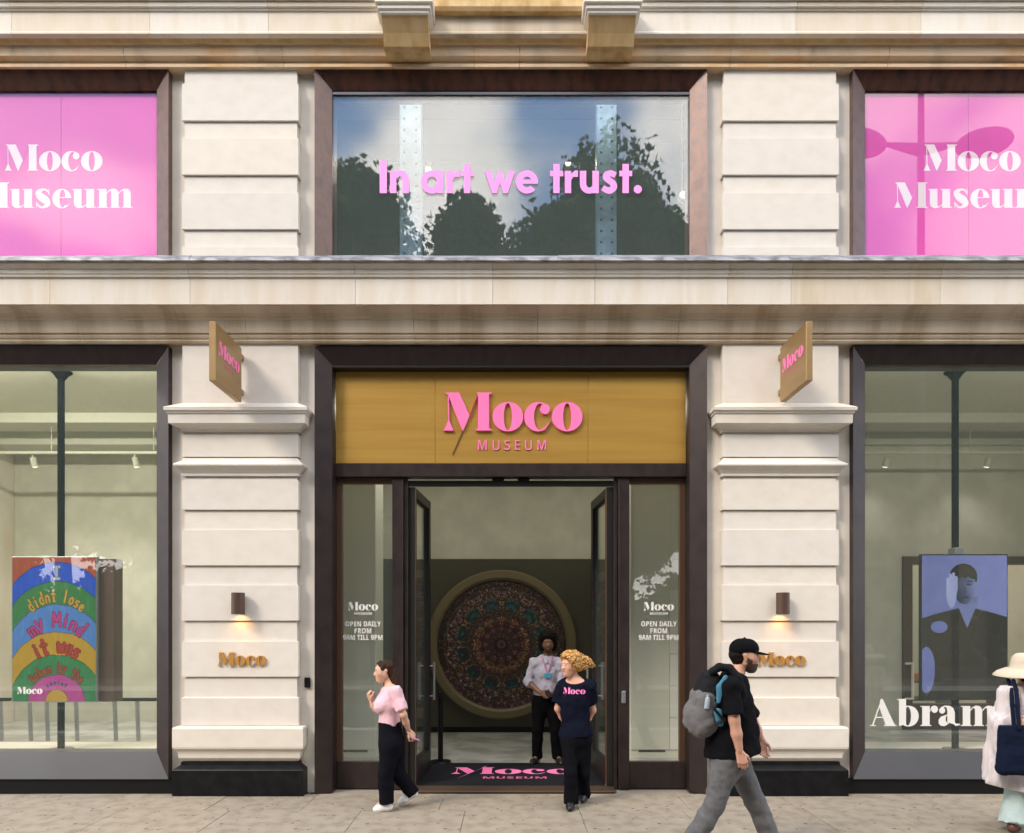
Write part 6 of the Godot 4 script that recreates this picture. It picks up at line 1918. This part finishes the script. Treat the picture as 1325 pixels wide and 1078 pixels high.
func woman_with_hat() -> void:
	var z := 1.42
	var fr := Vector3(0.35, 0, -0.94).normalized()
	var o := {"front": fr, "pelvis": sp(1329, 957, z), "waist": sp(1329, 932, z), "chest": sp(1329, 908, z), "neck": sp(1329, 888, z), "head": sp(1327, 868, z - 0.02), "hb": facing(Vector3(0.4, -0.1, -0.9)),
		"shl": sp(1307, 898, z + 0.02), "shr": sp(1352, 898, z - 0.02), "ell": sp(1296, 936, z + 0.05), "wrl": sp(1296, 972, z + 0.02), "elr": sp(1362, 934, z + 0.06), "wrr": sp(1336, 932, z + 0.22),
		"hipl": sp(1319, 961, z), "hipr": sp(1340, 961, z), "knl": sp(1314, 1016, z - 0.03), "knr": sp(1342, 1014, z - 0.15), "anl": sp(1312, 1062, z + 0.04), "anr": sp(1343, 1055, z - 0.22), "toel": sp(1318, 1072, z - 0.05), "toer": sp(1350, 1064, z - 0.32),
		"handl": [Vector3(0.0, -1, 0.1), Vector3(-1, 0, 0.2), Vector3(0, 0, -1), 0.8], "handr": [Vector3(-0.9, -0.2, 0.2), Vector3(0, 0.4, 1), Vector3(0, 1, 0), 1.0]}
	var at := Vector3(o.pelvis.x, 0, z)
	var hair := Color(0.015, 0.011, 0.009)
	var t := figure("woman in cream sun hat, loose white tunic and pale mint trousers walking away", at, o, 0.93, 1.35, 0.98, Color(0.60, 0.35, 0.24), hair, Color(0.5, 0.18, 0.15))
	var tun := torso_bones(o, 0.95, 1.25, 0.03)
	tun.append(bone(o.chest, sp(1327, 1020, z), 0.165, 0.265, 0.06, fr, 1.35))
	tun.append(bone(o.shl, o.ell, 0.080, 0.095, 0.05))
	tun.append(bone(o.ell, sp(1288, 1006, z + 0.02), 0.095, 0.105, 0.06))
	tun.append(bone(o.shr, o.elr, 0.080, 0.090, 0.05))
	wear("tunic", t, tun, cloth(Color(0.70, 0.63, 0.62)), 0.011, 0.055, 5.5, 53, Vector3(1.5, 0.35, 1.5), [[sp(1300, 1019, z), Vector3(-0.22, -1, 0).normalized()], [o.neck + Vector3(0, 0.01, 0), Vector3.UP]])
	wear("trousers", t, trouser_bones(o, 0.95, 1.3, 0.035, 0.055), cloth(Color(0.48, 0.60, 0.58)), 0.012, 0.022, 5.0, 55, Vector3(1, 0.5, 1))
	wear("shoe", t, shoe_bones(sp(1309, 1076, z + 0.10), sp(1317, 1071, z - 0.12), o.anl, 0.95), mat(Color(0.12, 0.05, 0.03), 0.5), 0.009)
	wear("shoe", t, shoe_bones(sp(1341, 1060, z - 0.18), sp(1349, 1060, z - 0.40), o.anr, 0.95), mat(Color(0.12, 0.05, 0.03), 0.5), 0.009)
	wear("hair", t, [hair_bone(o.head, o.hb, 0.98, Vector3(0, 0.02, -0.04), Vector3(0, -0.04, -0.055), 0.085, 0.07, Vector3(0, 0, 0.02), Vector3(0, -0.3, 1)), hair_bone(o.head, o.hb, 0.98, Vector3(0, -0.05, -0.055), Vector3(0, -0.10, -0.06), 0.06, 0.035)], hair_mat(hair), 0.008, 0.012, 30.0, 57)
	var hat := mb()
	hat.set_smooth_group(1)
	lathe(hat, Vector3.ZERO, [Vector2(0.262, -0.075), Vector2(0.262, -0.070), Vector2(0.23, -0.038), Vector2(0.17, -0.012), Vector2(0.125, 0.0), Vector2(0.118, 0.05), Vector2(0.105, 0.10), Vector2(0.075, 0.128), Vector2(0.0, 0.135)], 30)
	lathe(hat, Vector3.ZERO, [Vector2(0.0, 0.12), Vector2(0.10, 0.09), Vector2(0.112, 0.0), Vector2(0.17, -0.022), Vector2(0.228, -0.045), Vector2(0.262, -0.075)], 30)
	var ht := put("hat", hat, cloth(Color(0.66, 0.57, 0.43)), t, o.head + Vector3(0, 0.035, 0) - at)
	ht.rotation = Vector3(0.05, 0, 0.06)
	# tote bag on her shoulder
	var tb := thing("tote_bag", "navy tote bag with pale stitching on the shoulder of the woman in the hat", "bag", sp(1321, 1002, z + 0.24))
	var bag := []
	for x in [-1, 1]:
		bag.append(bone(Vector3(x * 0.155, 0.045, 0) + tb.position, Vector3(x * 0.165, 0.44, 0) + tb.position, 0.05, 0.03, 0.02, Vector3.BACK, 1.0))
	for y in [0.05, 0.10, 0.15, 0.20, 0.25, 0.30, 0.35, 0.40, 0.44]:
		bag.append(bone(Vector3(-0.16, y, 0) + tb.position, Vector3(0.165, y, 0) + tb.position, 0.062 - y * 0.07, 0.062 - y * 0.07, 0.03))
	wear("bag_body", tb, bag, cloth(Color(0.009, 0.014, 0.034)), 0.011, 0.012, 7.0, 61, Vector3.ONE, [[tb.position + Vector3(0, 0.445, 0), Vector3.UP]])
	for zz in [-0.03, 0.035]:
		var stp := []
		var path := [Vector3(-0.04, 0.42, zz), Vector3(-0.02, 0.62, zz - 0.05), Vector3(0.02, 0.76, zz - 0.12), Vector3(0.05, 0.84, zz - 0.20)]
		for i in 3: stp.append(bone(path[i] + tb.position, path[i + 1] + tb.position, 0.018, 0.018, 0.01))
		wear("strap", tb, stp, cloth(Color(0.009, 0.014, 0.034)), 0.008)
	var seam := mb()
	for e in [[Vector3(0.02, 0.30, 0.056), Vector3(0.15, 0.30, 0.052)], [Vector3(0.02, 0.30, 0.056), Vector3(0.025, 0.12, 0.068)], [Vector3(0.15, 0.30, 0.052), Vector3(0.15, 0.12, 0.066)], [Vector3(0.025, 0.12, 0.068), Vector3(0.15, 0.12, 0.066)]]:
		tube(seam, e[0] + Vector3(0, 0, 0.004), e[1] + Vector3(0, 0, 0.004), 0.003, 0.003, 5)
	put("stitching", seam, mat(Color(0.45, 0.47, 0.52), 0.8), tb)

func sky_picture() -> ImageTexture:
	var w := 768
	var h := 384
	var im := Image.create(w, h, false, Image.FORMAT_RGBF)
	var n := FastNoiseLite.new()
	n.seed = 14
	n.frequency = 2.3
	n.fractal_octaves = 5
	for y in h:
		var el := PI * (0.5 - (y + 0.5) / h)
		for x in w:
			var az := TAU * (x + 0.5) / w
			var d := Vector3(cos(el) * sin(az), sin(el), cos(el) * cos(az))
			var base := Color(0.44, 0.57, 0.80).lerp(Color(0.18, 0.32, 0.62), clampf(d.y * 1.5, 0, 1))
			var q := Vector3(d.x, d.y * 1.7, d.z)
			var c := n.get_noise_3dv(q) + 0.12
			var f := smoothstep(-0.10, 0.26, c)
			var shade := 0.82 + 0.5 * clampf(c, 0, 0.6)
			im.set_pixel(x, y, base.lerp(Color(1.40, 1.33, 1.25) * shade, f * 0.9))
	return ImageTexture.create_from_image(im)

func _ready() -> void:
	# ---- camera, sky, sun, exposure
	var cam := Camera3D.new()
	cam.name = "camera"
	cam.position = EYE
	cam.projection = Camera3D.PROJECTION_FRUSTUM
	cam.near = 0.05
	cam.far = 400.0
	cam.size = cam.near * 1078.0 / LENS
	cam.frustum_offset = Vector2(cam.near * 1.5 / LENS, cam.near * 269.0 / LENS)
	add_child(cam)
	cam.current = true
	var env := Environment.new()
	env.background_mode = Environment.BG_SKY
	var sky := Sky.new()
	var sm := PanoramaSkyMaterial.new()
	sm.panorama = sky_picture()
	sky.sky_material = sm
	env.sky = sky
	env.background_energy_multiplier = 1.0
	env.tonemap_mode = Environment.TONE_MAPPER_LINEAR
	env.tonemap_exposure = 3.45
	env.sdfgi_enabled = true
	env.ssao_enabled = true
	env.ssil_enabled = true
	var we := WorldEnvironment.new()
	we.name = "world"
	we.environment = env
	add_child(we)
	var sun := DirectionalLight3D.new()
	sun.name = "sun"
	sun.light_color = Color(1.0, 0.94, 0.865)
	sun.light_energy = 0.24
	sun.light_angular_distance = 16.0
	sun.rotation_degrees = Vector3(-40, -48, 0)
	sun.shadow_enabled = true
	add_child(sun)
	# ---- materials
	make_materials()
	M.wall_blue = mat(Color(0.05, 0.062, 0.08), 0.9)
	M.cream = mat(Color(0.75, 0.68, 0.52), 0.5)
	M.glow = mat(Color(1, 0.8, 0.5), 0.5)
	M.glow.emission_enabled = true
	M.glow.emission = Color(1.0, 0.75, 0.45)
	M.glow.emission_energy_multiplier = 0.8
	M.spot_glow = mat(Color(1, 1, 1), 0.5)
	M.spot_glow.emission_enabled = true
	M.spot_glow.emission = Color(1.0, 0.97, 0.9)
	M.spot_glow.emission_energy_multiplier = 0.6
	M.kaleidoscope = mat(Color(0.95, 0.95, 1.0), 0.5)
	M.kaleidoscope.albedo_texture = kaleidoscope()
	M.poster = mat(Color(0.62, 0.62, 0.62), 0.6)
	M.poster.metallic_specular = 0.3
	M.poster.albedo_texture = poster()
	M.portrait = mat(Color(0.01, 0.01, 0.01), 0.35)
	M.portrait.metallic_specular = 0.3
	M.portrait.albedo_texture = portrait()
	M.portrait.transparency = BaseMaterial3D.TRANSPARENCY_ALPHA
	M.portrait.emission_enabled = true
	M.portrait.emission_texture = M.portrait.albedo_texture
	M.portrait.emission = Color.BLACK
	M.portrait.emission_energy_multiplier = 0.25
	# ---- setting
	pavement()
	house = thing("museum_building", "cream limestone museum facade with bronze framed windows and rusticated pilasters", "building")
	shell()
	for i in 4:
		var x: float = [-9.3, -3.098, 3.088, 9.3][i]
		pilaster(x, i)
		upper_pilaster(x, i)
	entablature()
	var shop_left := shop_window(-6.2)
	var shop_right := shop_window(6.2)
	var ul := upper_window(-6.2, 2.275, false)
	var um := upper_window(0.0, 2.25, true)
	var ur := upper_window(6.2, 2.275, false)
	pink_film(ul, -6.2)
	pink_film(ur, 6.2)
	entrance()
	window_writing(ul, um, ur, shop_right, shop_left)
	M.clump = leaf_clump()
	trees()
	# ---- objects
	brass_sign()
	for s in [-1.0, 1.0]:
		hanging_sign(s)
		wall_sign(s)
		wall_lamp(s)
	card_reader()
	lobby()
	displays()
	shop()
	gallery()
	ceiling_lights()
	street_lamp()
	people()

func trees() -> void:
	hedge()
	var front := [[-27.0, 16.5, 13.8, 3.8, 3.5], [-21.0, 17.0, 13.8, 3.8, 3.5], [-15.5, 16.2, 13.6, 3.6, 3.5], [-10.5, 17.0, 15.0, 3.4, 3.5], [-5.4, 16.0, 18.8, 2.9, 3.5], [-2.0, 16.6, 17.9, 2.5, 3.5], [0.6, 17.4, 17.6, 2.6, 3.5], [3.6, 16.0, 19.9, 3.3, 3.0], [9.0, 17.0, 14.6, 3.6, 3.5], [14.5, 16.0, 14.0, 3.6, 3.5], [20.0, 17.0, 14.4, 3.8, 3.5], [26.0, 16.5, 14.0, 3.8, 3.5]]
	var back := [[-22.0, 22.0, 15.0, 4.0, 2.5], [-15.8, 22.0, 17.9, 4.2, 2.5], [-11.5, 22.5, 16.5, 4.0, 2.5], [-6.6, 22.0, 21.0, 3.6, 2.5], [-1.0, 22.5, 21.2, 4.2, 2.5], [5.0, 22.0, 21.4, 4.0, 2.5], [11.5, 22.5, 15.5, 4.0, 2.5], [17.5, 22.0, 14.0, 4.0, 2.5], [23.5, 22.5, 14.0, 4.0, 2.5]]
	var nth := ["first", "second", "third", "fourth", "fifth", "sixth", "seventh", "eighth", "ninth", "tenth", "eleventh", "twelfth"]
	for i in front.size():
		var t = front[i]
		tree(t[0], t[1], t[2], t[3], t[4], 200 + i, "%s plane tree from the left in the front row across the road" % nth[i])
	for i in back.size():
		var t = back[i]
		tree(t[0], t[1], t[2], t[3], t[4], 300 + i, "%s plane tree from the left in the back row across the road" % nth[i])
